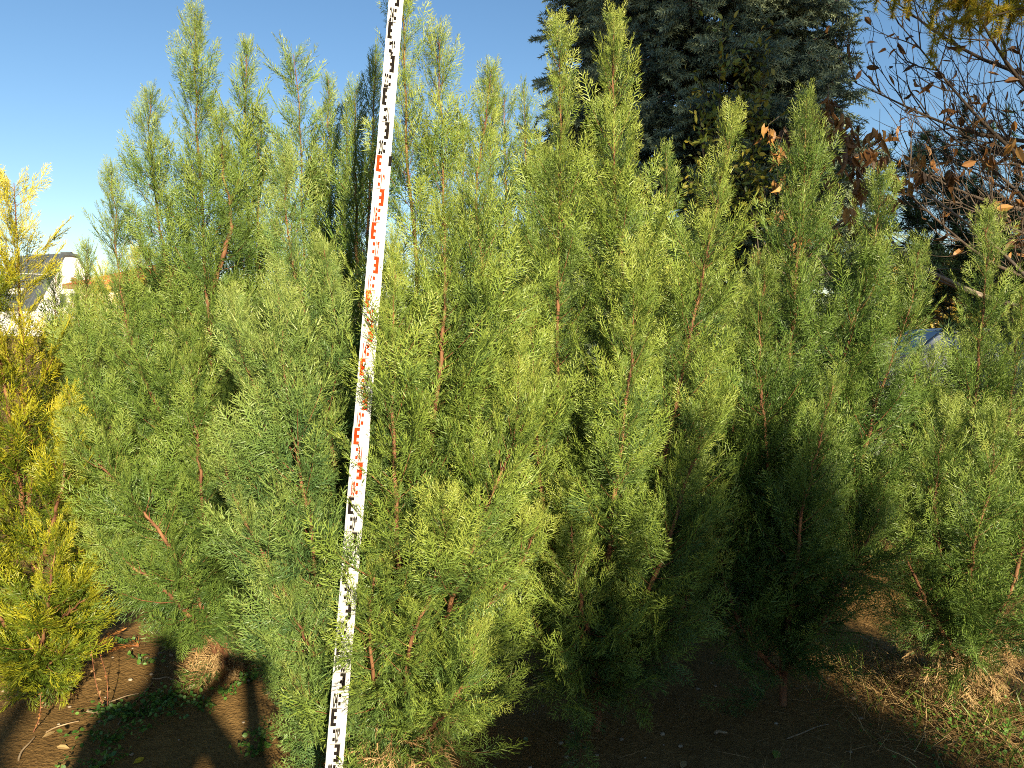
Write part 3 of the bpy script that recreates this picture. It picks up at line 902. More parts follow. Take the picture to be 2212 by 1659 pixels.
# ------------------------------------------------------------------ larch with drooping yellow twigs
def larch():
    rg = np.random.default_rng(44)
    Y0 = 5.0
    b = ground_base(4.4, Y0 + .2)
    root = thing('larch', 'yellow larch with drooping needle twigs hanging into the upper right corner', 'larch', b)
    T = spline([b - UP * .05, b + UP * 2.5, b + UP * 7], 10)
    tubes = [(T, np.linspace(.12, .03, 10))]
    pos, ax, sz, tn = [], [], [], []
    def twig(p, d, ln):
        pts = spline([p, p + d * ln * .45, p + d * ln * .6 - UP * ln * .6], 8)
        tubes.append((pts, np.linspace(.003, .0012, 8)))
        for i in range(int(ln / .009)):
            u = rg.uniform(0, 1); j = int(u * 6.99); c = pts[j] * (1 - u * 7 + j) + pts[j + 1] * (u * 7 - j)
            pos.append(c); ax.append(unit(rg.normal(size=3) + np.array([0, 0, -.5]))); sz.append(rg.uniform(.035, .06)); tn.append(rg.uniform(0, 1))
    for (a, e, n) in (((2350, -60), (1990, -30), 34), ((2350, -20), (2050, 10), 34), ((2350, 20), (2090, 50), 22), ((2350, -120), (1900, -60), 34)):
        p0, pe = P(a[0], a[1], Y0), P(e[0], e[1], Y0 - .2 + rg.uniform(-.3, .3))
        L = spline([T[6], p0, (p0 + pe) / 2 + UP * .05, pe], 16)
        tubes.append((L, np.linspace(.022, .004, 16)))
        for i in range(n):
            u = rg.uniform(.35, 1) * 15; j = min(int(u), 14)
            twig(L[j] + (L[j + 1] - L[j]) * (u - j), unit(rg.normal(size=3) * [1, .8, .2] + [-.5, 0, .05]), rg.uniform(.15, .42))
    tubes_obj('trunk', tubes, M['dark_bark'], root)
    tr = []
    r2 = np.random.default_rng(3)
    for i in range(12):
        d = unit(r2.normal(size=3) + [1.0, 0, 0]); s = unit(np.cross(d, r2.normal(size=3))) * .05
        tr.append([-s, s, d * r2.uniform(.7, 1.1)])
    n = len(pos)
    finish_crown([(np.array(pos), np.array(ax), rg.normal(size=(n, 3)), np.array(sz), np.array(tn))], [(np.array(tr), np.zeros((12, 3)))], M['larch'], root, rg, 'needles')
larch()

# ------------------------------------------------------------------ pine with long dark needles
def pine():
    rg = np.random.default_rng(55)
    Y0 = 10.5
    b = ground_base(8.3, Y0)
    root = thing('pine', 'dark long needled pine with level branches at the right edge', 'pine', b)
    T = spline([b - UP * .05, b + UP * 3, b + UP * 8], 10)
    tubes = [(T, np.linspace(.17, .05, 10))]
    tips = []
    for (a, e) in (((2330, 520), (2000, 400)), ((2330, 560), (1980, 470)), ((2330, 620), (1970, 530)), ((2330, 640), (2010, 600)), ((2330, 450), (2060, 350)),
                   ((2330, 700), (1990, 640)), ((2330, 540), (2080, 520)), ((2330, 600), (2090, 570)), ((2330, 740), (2000, 680)), ((2330, 480), (2100, 430))):
        Y = Y0 + rg.uniform(-1, 1)
        p0, pe = P(a[0], a[1], Y0), P(e[0], e[1], Y)
        j = int(np.argmin(np.abs(T[:, 2] - p0[2])))
        L = spline([T[j], p0, (p0 + pe) / 2 - UP * .1, pe], 14)
        tubes.append((L, np.linspace(.04, .008, 14)))
        for i in range(3, 14):
            t = unit(L[min(i + 1, 13)] - L[i - 1])
            for q in range(2):
                v = rg.normal(size=3) * [1, 1, .4]; sd = unit(v - (v @ t) * t)
                grow(L[i], unit(t + sd * .9), rg.uniform(.3, .7), .01, 1, rg, tubes, tips, .8, .3, 2, 5, .12, .55)
    tubes_obj('trunk', tubes, M['dark_bark'], root)
    tr = []
    r2 = np.random.default_rng(4)
    for i in range(22):
        d = unit(r2.normal(size=3) + [.9, 0, 0]); s = unit(np.cross(d, r2.normal(size=3))) * .034
        tr.append([-s, s, d * r2.uniform(.7, 1.1)])
    sel = [t for t in tips if P(0, 0, 1) is not None and rg.uniform() < .8]
    out = []
    for pts, dirs in sel:
        if pts[-1][0] / pts[-1][1] > .60 and pts[-1][2] > 3.2 and rg.uniform() < .35: continue
        k = 5
        idx = rg.integers(2, len(pts), k)
        out.append((pts[idx], np.array([dirs[i] for i in idx]) + rg.normal(0, .2, (k, 3)), rg.normal(size=(k, 3)), rg.uniform(.13, .20, k), rg.uniform(0, 1, k)))
    finish_crown(out, [(np.array(tr), np.zeros((22, 3)))], M['pine'], root, rg, 'needles')
pine()

# ------------------------------------------------------------------ far trees
FAR = 'autumn trees far beyond the nursery'
for i, (px, Y, h, cr, mat, lab) in enumerate([
        (2010, 34, 4.8, 2.2, 'autumn', 'rounded golden autumn tree far off above the parked car'),
        (2090, 30, 3.9, 1.9, 'autumn', 'orange tinted autumn tree far off between car and right hand conifer'),
        (2170, 38, 5.0, 2.6, 'olive', 'olive green tree far off behind the right hand conifer'),
        (2240, 33, 4.2, 2.0, 'autumn', 'yellowing autumn tree cut by the right edge'),
        (2050, 48, 6.2, 3.2, 'olive', 'tall olive tree standing farthest behind the golden ones'),
        (1930, 40, 5.4, 2.8, 'olive', 'olive tree far off hidden mostly by the half shaded conifer'),
        ]):
    clump_tree('autumn_tree', lab, 'tree', (P(px, 700, Y)[0], Y), h, cr, h * .12, mat, 70 + i, n=2600, leaf=.34, group=FAR, clumps=36)
clump_tree('bare_bush', 'small brown bush showing between the two far roofs', 'bush', (P(192, 650, 60)[0], 60), 5.4, 1.3, 1.0, 'brown_leaf', 90, n=900, leaf=.18, clumps=24)

# ------------------------------------------------------------------ houses on the left
def quad_obj(name, polys, mat, parent):
    mb = MB()
    for p in polys:
        mb.add(np.array(p), [tuple(range(len(p)))])
    return mb.build(name, mat, parent)

def white_house():
    Y = 92.0
    white = noise_mat('house_white_render', (.74, .73, .70), (.80, .79, .76), 3, .8, .2, 0)
    metal = noise_mat('dark_metal_roof', (.055, .065, .07), (.085, .095, .10), 2, .45, .4, 0)
    glass = noise_mat('house_glass', (.05, .06, .075), (.09, .10, .12), 2, .2, .5, 0)
    c = P(150, 548, Y)
    ridge = c[2]
    ca, sa = math.cos(R(-28)), math.sin(R(-28))
    root = thing('white_house', 'white gabled house with dark standing seam roof on the skyline', 'house', (c[0], c[1], 0))
    def W(x, y, z):      # local: x along ridge (gable at x=0 facing +x), y across
        return np.array([c[0] + x * ca - y * sa * 1, c[1] + x * sa + y * ca, z])
    half, eave, hip = 4.3, ridge - 6.0, .55
    t = 1.55
    # walls
    L = -10
    polys = [[W(0, -half, 0), W(0, half, 0), W(0, half, eave), W(0, hip * t, ridge - .1), W(0, -hip * t, ridge - .1), W(0, -half, eave)],
             [W(L, -half, 0), W(0, -half, 0), W(0, -half, eave), W(L, -half, eave)],
             [W(L, half, 0), W(L, half, eave), W(0, half, eave), W(0, half, 0)],
             [W(L, -half, 0), W(L, -half, eave), W(L, 0, ridge - .1), W(L, half, eave), W(L, half, 0)]]
    quad_obj('wall', polys, white, root)
    mb = MB()
    o = .35
    for s in (-1, 1):
        a = [W(L - .3, s * .0, ridge + .05), W(o, s * .0, ridge + .05), W(o, s * hip * t, ridge - .02), W(o, s * (half + .3), eave - .35), W(L - .3, s * (half + .3), eave - .35), W(L - .3, s * hip * t, ridge - .02)]
        b2 = [p - UP * .28 for p in a]
        mb.add(np.array(a + b2), [(0, 1, 2, 5), (5, 2, 3, 4), (6, 11, 8, 7), (11, 10, 9, 8), (1, 7, 8, 2), (2, 8, 9, 3), (3, 9, 10, 4), (4, 10, 11, 5), (5, 11, 6, 0)])
        for k in range(14):       # standing seams
            x = L + k * .75
            mb.tube([W(x, s * hip * t, ridge + .02), W(x, s * (half + .3), eave - .31)], .04, 4)
    ro = mb.build('roof', metal, root)
    ch = MB(); ch.box(W(-1.0, .3, ridge + .1), (1.2, .5, .35), None); ch.build('ridge_cap', metal, ro)
    d = MB()
    # dormer on the slope that faces the camera
    dx, dy = -5.0, -half * .62
    d.box(W(dx, dy, eave + .9), (2.6, 2.0, 2.0), np.array([[ca, -sa, 0], [sa, ca, 0], [0, 0, 1]]))
    do = d.build('dormer', white, root)
    for (y, z, w, h) in ((-1.1, eave + .5, .7, 1.5), (1.3, eave + .8, .7, 1.2), (-1.5, eave - 2.6, 1.1, 1.4), (1.5, eave - 2.6, 1.1, 1.4)):
        wf = MB(); wf.box(W(.03, y, z), (.10, w + .16, h + .16), np.array([[ca, -sa, 0], [sa, ca, 0], [0, 0, 1]]))
        wo = wf.build('window', white, root)
        gp = MB(); gp.box(W(.09, y, z), (.04, w, h), np.array([[ca, -sa, 0], [sa, ca, 0], [0, 0, 1]]))
        gp.build('pane', glass, wo)
white_house()

def red_house():
    Y = 46.0
    cream = noise_mat('cream_render', (.66, .58, .38), (.72, .64, .44), 2, .85, .2, 0)
    tile = noise_mat('red_roof_tiles', (.36, .075, .03), (.50, .13, .05), 9, .75, .3, .6, stretch=(1, 1, 3), bdist=.05)
    fas = noise_mat('brown_fascia', (.16, .085, .045), (.2, .11, .06), 5, .7, .3, 0)
    glass = noise_mat('red_house_glass', (.05, .06, .075), (.09, .10, .12), 2, .2, .5, 0)
    e0 = P(133, 614, Y); ez = e0[2]; az = P(207, 580, Y)[2] + .55
    x0 = e0[0]; w, dpt = 8.5, 8.0
    root = thing('red_roofed_house', 'cream house with a red tiled hip roof seen above the small conifer', 'house', (x0 + w / 2, Y + dpt / 2, 0))
    mb = MB(); mb.box((x0 + w / 2, Y + dpt / 2, ez / 2), (w - 1.0, dpt - 1.0, ez)); mb.build('wall', cream, root)
    a = [np.array(p) for p in ((x0, Y, ez), (x0 + w, Y, ez), (x0 + w, Y + dpt, ez), (x0, Y + dpt, ez), (x0 + w * .46, Y + dpt / 2, az), (x0 + w * .54, Y + dpt / 2, az))]
    rm = MB()
    rm.add(np.array(a), [(0, 1, 5, 4), (2, 3, 4, 5)]); rm.add(np.array(a), [(1, 2, 5)]); rm.add(np.array(a), [(3, 0, 4)])
    ro = rm.build('roof', tile, root)
    fm = MB(); fm.box((x0 + w / 2, Y + dpt / 2, ez - .13), (w - .04, dpt - .04, .24)); fm.build('fascia', fas, ro)
    for k in range(3):
        wf = MB(); wf.box((x0 + 1.6 + k * 2.4, Y + .48, ez - 1.3), (1.1, .08, 1.2)); wo = wf.build('window', fas, root)
        gp = MB(); gp.box((x0 + 1.6 + k * 2.4, Y + .43, ez - 1.3), (.95, .04, 1.05)); gp.build('pane', glass, wo)
red_house()

wm = MB()
wp = spline([P(-40, 588, 40), P(90, 593, 40), P(230, 606, 40)], 20)
wm.tube(wp, .022, 4)
tag(wm.build('overhead_wire', noise_mat('wire_grey', (.5, .5, .5), (.55, .55, .55), 5, .5, .4, 0)), 'thin pale overhead wire crossing in front of the dark roof', 'wire')

# ------------------------------------------------------------------ parked car
def car():
    Y = 15.0
    c = P(2060, 720, Y)
    root = thing('parked_car', 'silver blue car parked far back in the gap between two conifers', 'car', (c[0], Y, 0))
    paint = noise_mat('car_paint', (.12, .15, .20), (.14, .17, .22), 2, .35, .6, 0)
    glass = noise_mat('car_glass', (.05, .07, .10), (.07, .09, .12), 2, .15, .6, 0)
    rub = noise_mat('rubber', (.02, .02, .02), (.03, .03, .03), 20, .8, .2, 0)
    rimm = noise_mat('rim', (.4, .4, .4), (.5, .5, .5), 20, .35, .5, 0)
    lampm = noise_mat('lamp_glass', (.6, .6, .58), (.7, .7, .68), 9, .2, .5, 0)
    prof = [(-2.1, .35), (-2.12, .75), (-1.85, .88), (-1.15, .95), (-.55, 1.36), (.2, 1.41), (.95, 1.33), (1.65, .98), (2.05, .9), (2.12, .55), (2.05, .32)]
    def extr(name, pf, w0, w1, mat, par):
        n = len(pf); mb = MB()
        V = []
        for s in (-1, 1):
            for x, z in pf:
                k = w0 + (w1 - w0) * max(0, min(1, (z - .9) / .5))
                V.append((c[0] + x, Y + s * k, z))
        Q = [(i, (i + 1) % n, n + (i + 1) % n, n + i) for i in range(n)] 
        mb.add(np.array(V), Q)
        mb.q += [tuple(range(mb.n - 2 * n, mb.n - n)), tuple(range(mb.n - 1, mb.n - n - 1, -1))]; mb.fm += [0, 0]
        return mb.build(name, mat, par)
    body = extr('body', prof, .86, .62, paint, root)
    for pf in ([(-1.02, .97), (-.5, 1.30), (.05, 1.34), (.05, .97)], [(.13, .97), (.13, 1.34), (.85, 1.27), (1.4, .97)]):
        extr('window', pf, .875, .645, glass, root)
    mb = MB()
    mb.add(np.array([(c[0] - 1.16, Y - .78, .97), (c[0] - 1.16, Y + .78, .97), (c[0] - .60, Y + .56, 1.34), (c[0] - .60, Y - .56, 1.34)]), [(0, 1, 2, 3)])
    mb.build('windscreen', glass, root)
    for x in (-1.3, 1.3):
        for s in (-1, 1):
            w = MB(); ang = np.linspace(0, 2 * math.pi, 21)[:-1]
            for (r0, yy) in ((.31, .0),):
                V = [(c[0] + x + math.cos(t) * r0, Y + s * (.86 - d), .31 + math.sin(t) * r0) for d in (0, .2) for t in ang]
                w.add(np.array(V), [(i, (i + 1) % 20, 20 + (i + 1) % 20, 20 + i) for i in range(20)])
                w.q += [tuple(range(w.n - 40, w.n - 20)), tuple(range(w.n - 20, w.n))]; w.fm += [0, 0]
            wo = w.build('wheel', rub, root)
            r = MB(); V = [(c[0] + x + math.cos(t) * .2, Y + s * .868, .31 + math.sin(t) * .2) for t in ang]
            r.add(np.array(V), [tuple(range(20))]); r.build('rim', rimm, wo)
    for s in (-1, 1):
        h = MB(); h.box((c[0] - 2.10, Y + s * .6, .72), (.08, .34, .14)); h.build('headlight', lampm, root)
car()

# ------------------------------------------------------------------ third row, glimpsed through the gaps
THIRD = [(300, 5.3), (420, 5.2), (560, 5.5), (690, 5.3), (820, 5.4), (950, 5.2), (1080, 5.5), (1210, 5.3), (1340, 5.4), (1470, 5.2), (1600, 5.4), (1740, 5.3), (1860, 5.5)]
def copy_tree(o, loc, sc, rz, label):
    r = o.copy(); COL.objects.link(r); r.location = Vector(loc); r.scale = sc if isinstance(sc, tuple) else (sc, sc, sc); r.rotation_euler = (0, 0, rz); r['label'] = label
    for ch in o.children:
        c = ch.copy(); COL.objects.link(c); c.parent = r
    return r
row2 = [o for o in bpy.data.objects if o.type == 'EMPTY' and o.get('category') == 'conifer' and 3.9 < o.location.y < 4.9]
for i, (px, Y) in enumerate(THIRD):
    x = P(px, 700, Y)[0]
    copy_tree(row2[(i * 3) % len(row2)], (x, Y, float(gh(x, Y))), (.72, .8, .68, .77)[i % 4], i * 1.3, 'back row conifer glimpsed only through the gaps between the nearer ones')

# ------------------------------------------------------------------ things on the ground
def on_ground(px, py):
    p = G(px, py); p[2] = float(gh(p[0], p[1])); return p

WEEDS = 'small round leaved weeds on the bare soil'
ROUND = [leaf_template(11, .1, .15, .8), leaf_template(12, .2, .3, .75)]
def weed(px, py, rad, n, label, seed, tall=.04):
    rg = np.random.default_rng(seed)
    b = on_ground(px, py)
    root = thing('weed_plant', label, 'weed', b, WEEDS)
    tubes, tips = [], []
    for i in range(max(3, n // 9)):
        a = rg.uniform(0, 6.28); r = rad * rg.uniform(.4, 1)
        e = b + np.array([math.cos(a) * r * 1.3, math.sin(a) * r * .7, rg.uniform(.3, 1) * tall])
        e[2] += float(gh(e[0], e[1])) - b[2]
        L = spline([b, (b + e) / 2 + UP * tall * .5, e], 7)
        tubes.append((L, np.linspace(.0016, .0008, 7))); tips.append((L, [unit(e - b)] * 7))
    tubes_obj('stem', tubes, M['weed'], root)
    finish_crown(leaves_on(tips, 9, .017, rg, -.2, .010), ROUND, M['weed'], root, rg, 'leaves')
for i, a in enumerate([
        (235, 1605, .13, 120, 'light green weed patch on the lit soil in front of the leaning shadow'),
        (300, 1560, .20, 260, 'large dark green weed patch inside the shadow'),
        (352, 1530, .10, 100, 'weed cluster at the upper right end of the large shaded patch'),
        (435, 1545, .08, 60, 'weed sprig at the left rim of the bullet shaped lit spot'),
        (490, 1515, .08, 60, 'weed sprig below the pale dry skirt of the fanning conifer'),
        (545, 1490, .05, 40, 'pair of broad weed leaves right of the dry skirt'),
        (310, 1440, .07, 40, 'sparse weed seedlings above the photographer shadow'),
        (555, 1640, .07, 60, 'weed tuft at the bottom edge left of the staff'),
        (570, 1610, .06, 40, 'thin weed seedling beside the staff shadow'),
        (262, 1400, .06, 40, 'upright weed seedling below the fallen rusty sprig'),
        (660, 1640, .10, 80, 'weed tuft hugging the left side of the staff foot'),
        (215, 1655, .12, 80, 'shaded weed patch at the bottom edge under the light one')]):
    weed(*a, seed=100 + i)

def strew(name, label, cat, n, region, ln, wid, mat, seed, lift=.5, tilt=.25, tl=(0, 1), ycurve=True, kind='stuff'):
    """loose stems or blades lying on or standing in the ground inside a region sampler"""
    rg = np.random.default_rng(seed)
    P0 = np.array([region(rg) for _ in range(n)])
    z = gh(P0[:, 0], P0[:, 1]) + rg.uniform(.001, .012, n)
    pos = np.stack([P0[:, 0], P0[:, 1], z], -1)
    ph = rg.uniform(0, 6.28, n)
    ax = np.stack([np.cos(ph), np.sin(ph), rg.uniform(-.02, tilt, n) + lift * 0], -1)
    tr = np.array([[[0, -.5 * wid, 0], [0, .5 * wid, 0], [.5, .5 * wid, .05]], [[0, -.5 * wid, 0], [.5, .5 * wid, .05], [.5, -.5 * wid, .05]],
                   [[.5, -.5 * wid, .05], [.5, .5 * wid, .05], [1, 0, .0]]])
    nr = rg.normal(0, .4, (n, 3)) + UP
    V, F, t = scatter(tr, np.zeros((3, 3)), pos, frames(ax, nr), ln * rg.uniform(.3, 1.3, n), rg.uniform(tl[0], tl[1], n))
    o = mesh_np(name, V, F, M[mat], tint=t)
    tag(o, label, cat, None, kind)
    return o

def reg_right(rg):
    while True:
        x, y = rg.uniform(.0, 3.2), rg.uniform(2.2, 4.6)
        return (x, y)
def reg_mound(rg):
    t = rg.uniform(0, 1); 
    return (1.68 + .15 * (1 - t) + rg.normal(0, .2) - .05, 2.45 + .9 * t + rg.normal(0, .08))
def reg_left(rg):
    return (rg.uniform(-2.4, 0), rg.uniform(2.2, 4.2))
strew('straw_litter', 'thin dry straw and twigs littering the shaded soil', 'straw', 5200, reg_right, .10, .016, 'straw', 1, tilt=.25, tl=(0, .6))
strew('dry_grass', 'mat of dry straw on the sunlit mound at the right', 'dry grass', 5200, reg_mound, .10, .02, 'straw', 2, tilt=.7, tl=(.2, 1))
strew('grass', 'short green grass blades coming through the straw mound', 'grass', 900, reg_mound, .075, .05, 'grass', 3, tilt=2.6)
strew('plant_litter', 'scattered bits of straw on the bare soil at the left', 'straw', 900, reg_left, .05, .022, 'straw', 4, tilt=.12)

def reg_weedmound(rg):
    return (1.72 + rg.normal(0, .16), 2.62 + rg.normal(0, .14))
rgm = np.random.default_rng(77)
n = 900
pp = np.array([reg_weedmound(rgm) for _ in range(n)])
posm = np.stack([pp[:, 0], pp[:, 1], gh(pp[:, 0], pp[:, 1]) + rgm.uniform(.01, .04, n)], -1)
gc = finish_crown([(posm, rgm.normal(size=(n, 3)) * [1, 1, .3], rgm.normal(0, .5, (n, 3)) + UP, rgm.uniform(.008, .018, n), rgm.uniform(.3, 1, n))], ROUND, M['weed'], None, rgm, 'ground_cover')
tag(gc, 'tiny pale green ground cover leaves on the lit straw mound', 'ground cover', None, 'stuff')

# single twigs, stalks, leaves, pebbles
TW = 'dry twigs lying on the soil'
for i, (a, e, r, lab) in enumerate([
        ((420, 1490), (280, 1565), .006, 'pale broken branch lying from the dry skirt into the shadow'),
        ((330, 1480), (255, 1580), .0035, 'thin dark twig crossing the pale branch'),
        ((220, 1525), (300, 1508), .003, 'short pale straw twig in the middle of the shadow'),
        ((40, 1650), (75, 1605), .004, 'bent twig on the lit soil at the lower left corner'),
        ((100, 1590), (170, 1565), .003, 'thin twig on the lit strip left of the large weed patch'),
        ((190, 1540), (215, 1555), .006, 'stubby pale chip of wood on the lit soil'),
        ((330, 1470), (380, 1478), .003, 'thin straw beside the foot of the dry skirt'),
        ((1545, 1578), (1570, 1577), .006, 'small pale wood chip alone on the dark soil'),
        ((1700, 1590), (1790, 1560), .003, 'pale bent stalk in the dark beside the lit mound'),
        ((2080, 1530), (2130, 1470), .003, 'bright straw stalk leaning at the foot of the right end conifer')]):
    rg = np.random.default_rng(300 + i)
    p, q = on_ground(*a), on_ground(*e)
    p[2] += r; q[2] += r + .004
    L = spline([p, (p * .65 + q * .35) + rg.normal(0, .008, 3) * [1, 1, 0] + UP * .004, (p * .3 + q * .7) + rg.normal(0, .008, 3) * [1, 1, 0] + UP * .006, q], 10)
    mb = MB(); mb.tube(L, np.linspace(r, r * .6, 10), 6)
    tag(mb.build('fallen_twig', noise_mat('dry_wood', (.26, .18, .10), (.42, .32, .20), 30, .8, .2, .2) if i == 0 else bpy.data.materials['dry_wood'], None, True), lab, 'twig', TW)

def sprig(px, py, ang, n, label, mat, seed, sc=.09, lift=.02, name='fallen_sprig', cat='sprig'):
    rg = np.random.default_rng(seed)
    b = on_ground(px, py); d = np.array([math.cos(ang), math.sin(ang), .05])
    root = thing(name, label, cat, b)
    L = spline([b + UP * .008, b + d * .12 + UP * .018, b + d * .26 + UP * .012], 8)
    tubes_obj('stem', [(L, np.linspace(.003, .001, 8))], M['twig'], root)
    sd = np.cross(UP, d)
    k = rg.integers(0, 8, n)
    ax = d * .8 + sd * np.where(np.arange(n) % 2 == 0, 1, -1)[:, None] * .6 + rg.normal(0, .2, (n, 3)) * [1, 1, .4]
    finish_crown([(L[k] + UP * .006, ax, UP + rg.normal(0, .3, (n, 3)), sc * rg.uniform(.7, 1.2, n), rg.uniform(.2, 1, n))], SPRAYS_FAR, M[mat], root, rg, 'foliage')
sprig(300, 1405, math.pi + .1, 18, 'rusty orange dead sprig lying on the lit soil at the left', 'orange_dead', 401)
sprig(165, 1500, 2.9, 8, 'small green sprig fallen on the soil beside the dry stalks', 'cyp_green', 402, .07)
sprig(145, 1440, 1.4, 14, 'rusty dead sprig under the golden cypress', 'orange_dead', 403, .08)

ST = 'upright dry seed stalks'
for i, (px, py, tx, ty, lab) in enumerate([(232, 1545, 196, 1395, 'pale dry seed stalk standing on the lit soil'), (232, 1548, 212, 1400, 'dark beaded seed stalk beside the pale one'),
                                      (800, 1665, 805, 1545, 'reddish dry stalk standing right of the staff foot'), (70, 1590, 88, 1500, 'thin bare stalk in the shade of the golden cypress')]):
    rg = np.random.default_rng(420 + i)
    p = on_ground(px, py); q = P(tx, ty, p[1] + .02)
    root = thing('dry_stalk', lab, 'dry stalk', p, ST)
    L = spline([p - UP * .01, (p + q) / 2 + rg.normal(0, .01, 3), q], 10)
    tubes_obj('stem', [(L, np.linspace(.0022, .0010, 10))], M['twig'], root)
    n = 26
    k = rg.integers(2, 10, n)
    finish_crown([(L[k] + rg.normal(0, .003, (n, 3)), rg.normal(size=(n, 3)), rg.normal(size=(n, 3)), rg.uniform(.006, .011, n), rg.uniform(0, .8, n))], ROUND, M['dead'] if i == 0 else M['brown_leaf'], root, rg, 'seed_heads')

LV = 'fallen leaves on the soil'
for i, (px, py, s, mat, lab) in enumerate([
        (205, 1468, .02, 'straw', 'pale round leaf on the lit soil below the rusty sprig'), (257, 1472, .022, 'larch', 'yellow leaf right of the pale round one'),
        (120, 1588, .03, 'straw', 'dull tan leaf at the edge of the left shadow'), (122, 1620, .028, 'straw', 'pale oval leaf near the bottom edge at the left'),
        (345, 1565, .028, 'straw', 'pale leaf lying in the shadow beside the large weed patch'), (312, 1645, .026, 'larch', 'small yellowish leaf near the bottom edge in the shadow'),
        (535, 1477, .018, 'larch', 'yellow leaf right of the pale dry skirt'), (1140, 1600, .05, 'weed', 'single bright green leaf lying on the dark soil'),
        (1680, 1615, .035, 'grass', 'dim green leaf on the dark soil left of the lit mound'), (1265, 1590, .04, 'straw', 'dim tan leaf on the dark soil under the red tipped conifer'),
        (205, 1560, .03, 'straw', 'curled tan leaf at the rim of the light weed patch'), (1480, 1640, .03, 'straw', 'dim pale leaf near the bottom edge on the dark soil')]):
    rg = np.random.default_rng(500 + i)
    p = on_ground(px, py) + UP * .006
    T, tt = LEAF[i % 3]
    rot = frames(np.array([[math.cos(i * 2.1), math.sin(i * 2.1), .05]]), np.array([[rg.normal(0, .2), rg.normal(0, .2), 1]]))
    V, F, t = scatter(T, tt, p[None] * 0, rot, np.array([s * 1.6]), np.array([.75]))
    o = mesh_np('fallen_leaf', V, F, M[mat], tint=t)
    o.location = Vector(p.tolist())
    tag(o, lab, 'leaf', LV)

def pebbles():
    rg = np.random.default_rng(9)
    ico = []
    mb = MB()
    for i in range(160):
        x, y = reg_left(rg) if i % 3 else (rg.uniform(0, 2.4), rg.uniform(2.3, 3.6))
        s = rg.uniform(.003, .009)
        c = np.array([x, y, float(gh(x, y)) + s * .2])
        V = []
        for a in range(3):
            for k in range(6):
                th = k * math.pi / 3 + a * .4; rr = (.75, 1, .7)[a] * s * rg.uniform(.8, 1.2)
                V.append(c + np.array([math.cos(th) * rr * 1.3, math.sin(th) * rr, (-.5, .1, .6)[a] * s]))
        Q = [(a * 6 + k, a * 6 + (k + 1) % 6, a * 6 + 6 + (k + 1) % 6, a * 6 + 6 + k) for a in range(2) for k in range(6)] + [(12, 13, 14, 15, 16, 17)]
        mb.n0 = mb.n
        mb.v.append(np.array(V)); mb.q += [tuple(j + mb.n for j in f) for f in Q]; mb.fm += [0] * len(Q); mb.n += len(V)
    tag(mb.build('pebbles', noise_mat('pebble', (.22, .17, .11), (.38, .32, .24), 40, .85, .2, .2), None, True), 'crumbs of soil and pebbles strewn on the ground', 'pebbles', None, 'stuff')
pebbles()

# ------------------------------------------------------------------ what stands behind the camera and shades the scene
def shade_pos(s, t):
    return (s * math.cos(SUN_AZ) - t * math.sin(SUN_AZ), s * math.sin(SUN_AZ) + t * math.cos(SUN_AZ), 0)
src = [o for o in bpy.data.objects if o.type == 'EMPTY' and o.name.startswith('conifer')]
src = {o.name: o for o in src}
tall = bpy.data.objects['conifer.002']; wide = bpy.data.objects['conifer.003']; deep = bpy.data.objects['conifer.004']
for i, (o, s, t, k, rz) in enumerate([(tall, .58, -1.9, .74, .3), (wide, .95, -3.4, 1.08, .6), (deep, 1.42, -3.4, 1.36, 1.9), (tall, 1.85, -3.5, 1.32, 2.4), (wide, .95, -1.9, .84, 1.0), (tall, 1.2, -2.2, .98, 2.2), (wide, 1.5, -1.9, 1.08, 3.4), (deep, 1.8, -2.1, 1.22, .5), (tall, 1.65, -2.8, 1.2, 4.4), (wide, 1.2, -2.8, 1.02, 5.2), (deep, 1.95, -2.9, 1.3, 1.3),
                                      (wide, 3.02, -2.0, (1.3, 1.3, .70), .9), (tall, 3.2, -2.5, (1.4, 1.4, .74), 2.7), (deep, 3.1, -2.3, (1.4, 1.4, .8), .3), (tall, 3.4, -2.0, (1.3, 1.3, .68), 1.7), (wide, 3.65, -2.1, .66, .2), (deep, 4.2, -2.0, .72, 2.9), (tall, -.74, -2.3, .93, 2.0), (tall, -1.5, -2.4, .8, 3.0)]):
    p = shade_pos(s, t)
    copy_tree(o, p, k, rz, 'conifer of the next nursery row behind the viewer')

for i, (x, y, h, cr, z0) in enumerate([(7.4, -6.5, 14.5, 3.1, 9.0), (12.0, -6.0, 14.5, 3.0, 8.6), (17.0, -6.0, 13.5, 3.3, 6.5), (22.5, -5.0, 12.5, 3.6, 4.0)]):
    clump_tree('shade_tree', ['tall tree behind the viewer shading the spruce', 'tall tree behind the viewer shading the shrub', 'broad tree behind the viewer shading the bare twigs', 'broad tree behind the viewer shading the pine'][i],
               'tree', (x, y), h, cr, z0, 'olive', 200 + i, n=[1900, 2000, 2600, 2700][i], leaf=.36, clumps=60)

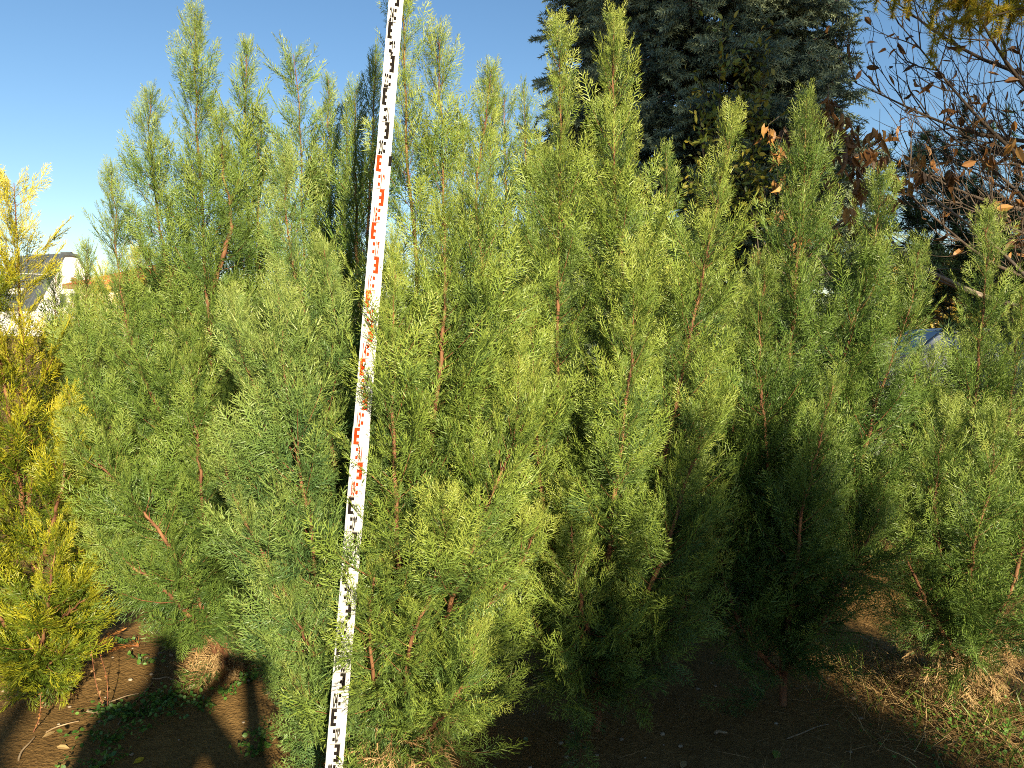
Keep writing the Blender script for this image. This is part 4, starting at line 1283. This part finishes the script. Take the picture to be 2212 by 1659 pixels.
def photographer():
    import bmesh
    s0 = shade_pos(-.24, -.50)
    root = thing('person', 'person in a dark jacket holding up a phone with both arms bent', 'person', s0)
    ang = SUN_AZ * .3
    J = {'pel': (0, -.05, .98), 'che': (0, -.04, 1.32), 'nek': (0, -.02, 1.52), 'hed': (0, .02, 1.66), 'top': (0, .01, 1.76),
         'shl': (-.19, -.03, 1.43), 'ell': (-.27, .08, 1.17), 'wrl': (.10, .36, 1.40), 'shr': (.19, -.03, 1.43), 'elr': (.34, .06, 1.14), 'wrr': (.22, .36, 1.42),
         'hpl': (-.10, -.05, .92), 'knl': (-.13, .0, .50), 'anl': (-.14, -.04, .09), 'tol': (-.16, .14, .04),
         'hpr': (.10, -.05, .92), 'knr': (.13, .0, .50), 'anr': (.14, -.04, .09), 'tor': (.16, .14, .04)}
    rad = {'pel': .15, 'che': .16, 'nek': .06, 'hed': .095, 'top': .07, 'shl': .075, 'shr': .075, 'ell': .05, 'elr': .05, 'wrl': .035, 'wrr': .035, 'hpl': .095, 'hpr': .095, 'knl': .065, 'knr': .065, 'anl': .045, 'anr': .045, 'tol': .04, 'tor': .04}
    E = [('pel', 'che'), ('che', 'nek'), ('nek', 'hed'), ('hed', 'top'), ('che', 'shl'), ('shl', 'ell'), ('ell', 'wrl'), ('che', 'shr'), ('shr', 'elr'), ('elr', 'wrr'),
         ('pel', 'hpl'), ('hpl', 'knl'), ('knl', 'anl'), ('anl', 'tol'), ('pel', 'hpr'), ('hpr', 'knr'), ('knr', 'anr'), ('anr', 'tor')]
    keys = list(J)
    pts = [list(J[k]) for k in keys]; rr = [rad[k] for k in keys]; ed = [(keys.index(a), keys.index(b)) for a, b in E]
    for s, w in ((-1, 'wrl'), (1, 'wrr')):
        wr = np.array(J[w]); pm = wr + np.array([-s * .02, .05, .03]); i0 = len(pts); pts.append(pm.tolist()); rr.append(.03); ed.append((keys.index(w), i0))
        for f in range(4):
            a = pm + np.array([0, .03, .035 - .018 * f]); c = a + np.array([-s * .035, .02, .004]); 
            i1 = len(pts); pts += [a.tolist(), c.tolist()]; rr += [.009, .007]; ed += [(i0, i1), (i1, i1 + 1)]
        a = pm + np.array([-s * .03, .0, .03]); i1 = len(pts); pts.append(a.tolist()); rr.append(.010); ed.append((i0, i1))
    me = bpy.data.meshes.new('body'); me.from_pydata(pts, ed, [])
    o = bpy.data.objects.new('body', me); COL.objects.link(o); o.parent = root
    md = o.modifiers.new('skin', 'SKIN'); 
    for v, r in zip(me.skin_vertices[0].data, rr): v.radius = (r, r)
    me.skin_vertices[0].data[0].use_root = True
    sb = o.modifiers.new('sub', 'SUBSURF'); sb.levels = sb.render_levels = 1
    me.materials.append(noise_mat('dark_jacket', (.03, .035, .05), (.05, .055, .07), 60, .85, .2, .2))
    ph = MB(); ph.box(np.array(s0) + np.array([.15, .42, 1.47]), (.155, .009, .075)); ph.build('phone', noise_mat('phone_black', (.02, .02, .02), (.03, .03, .03), 5, .3, .5, 0), root)
photographer()
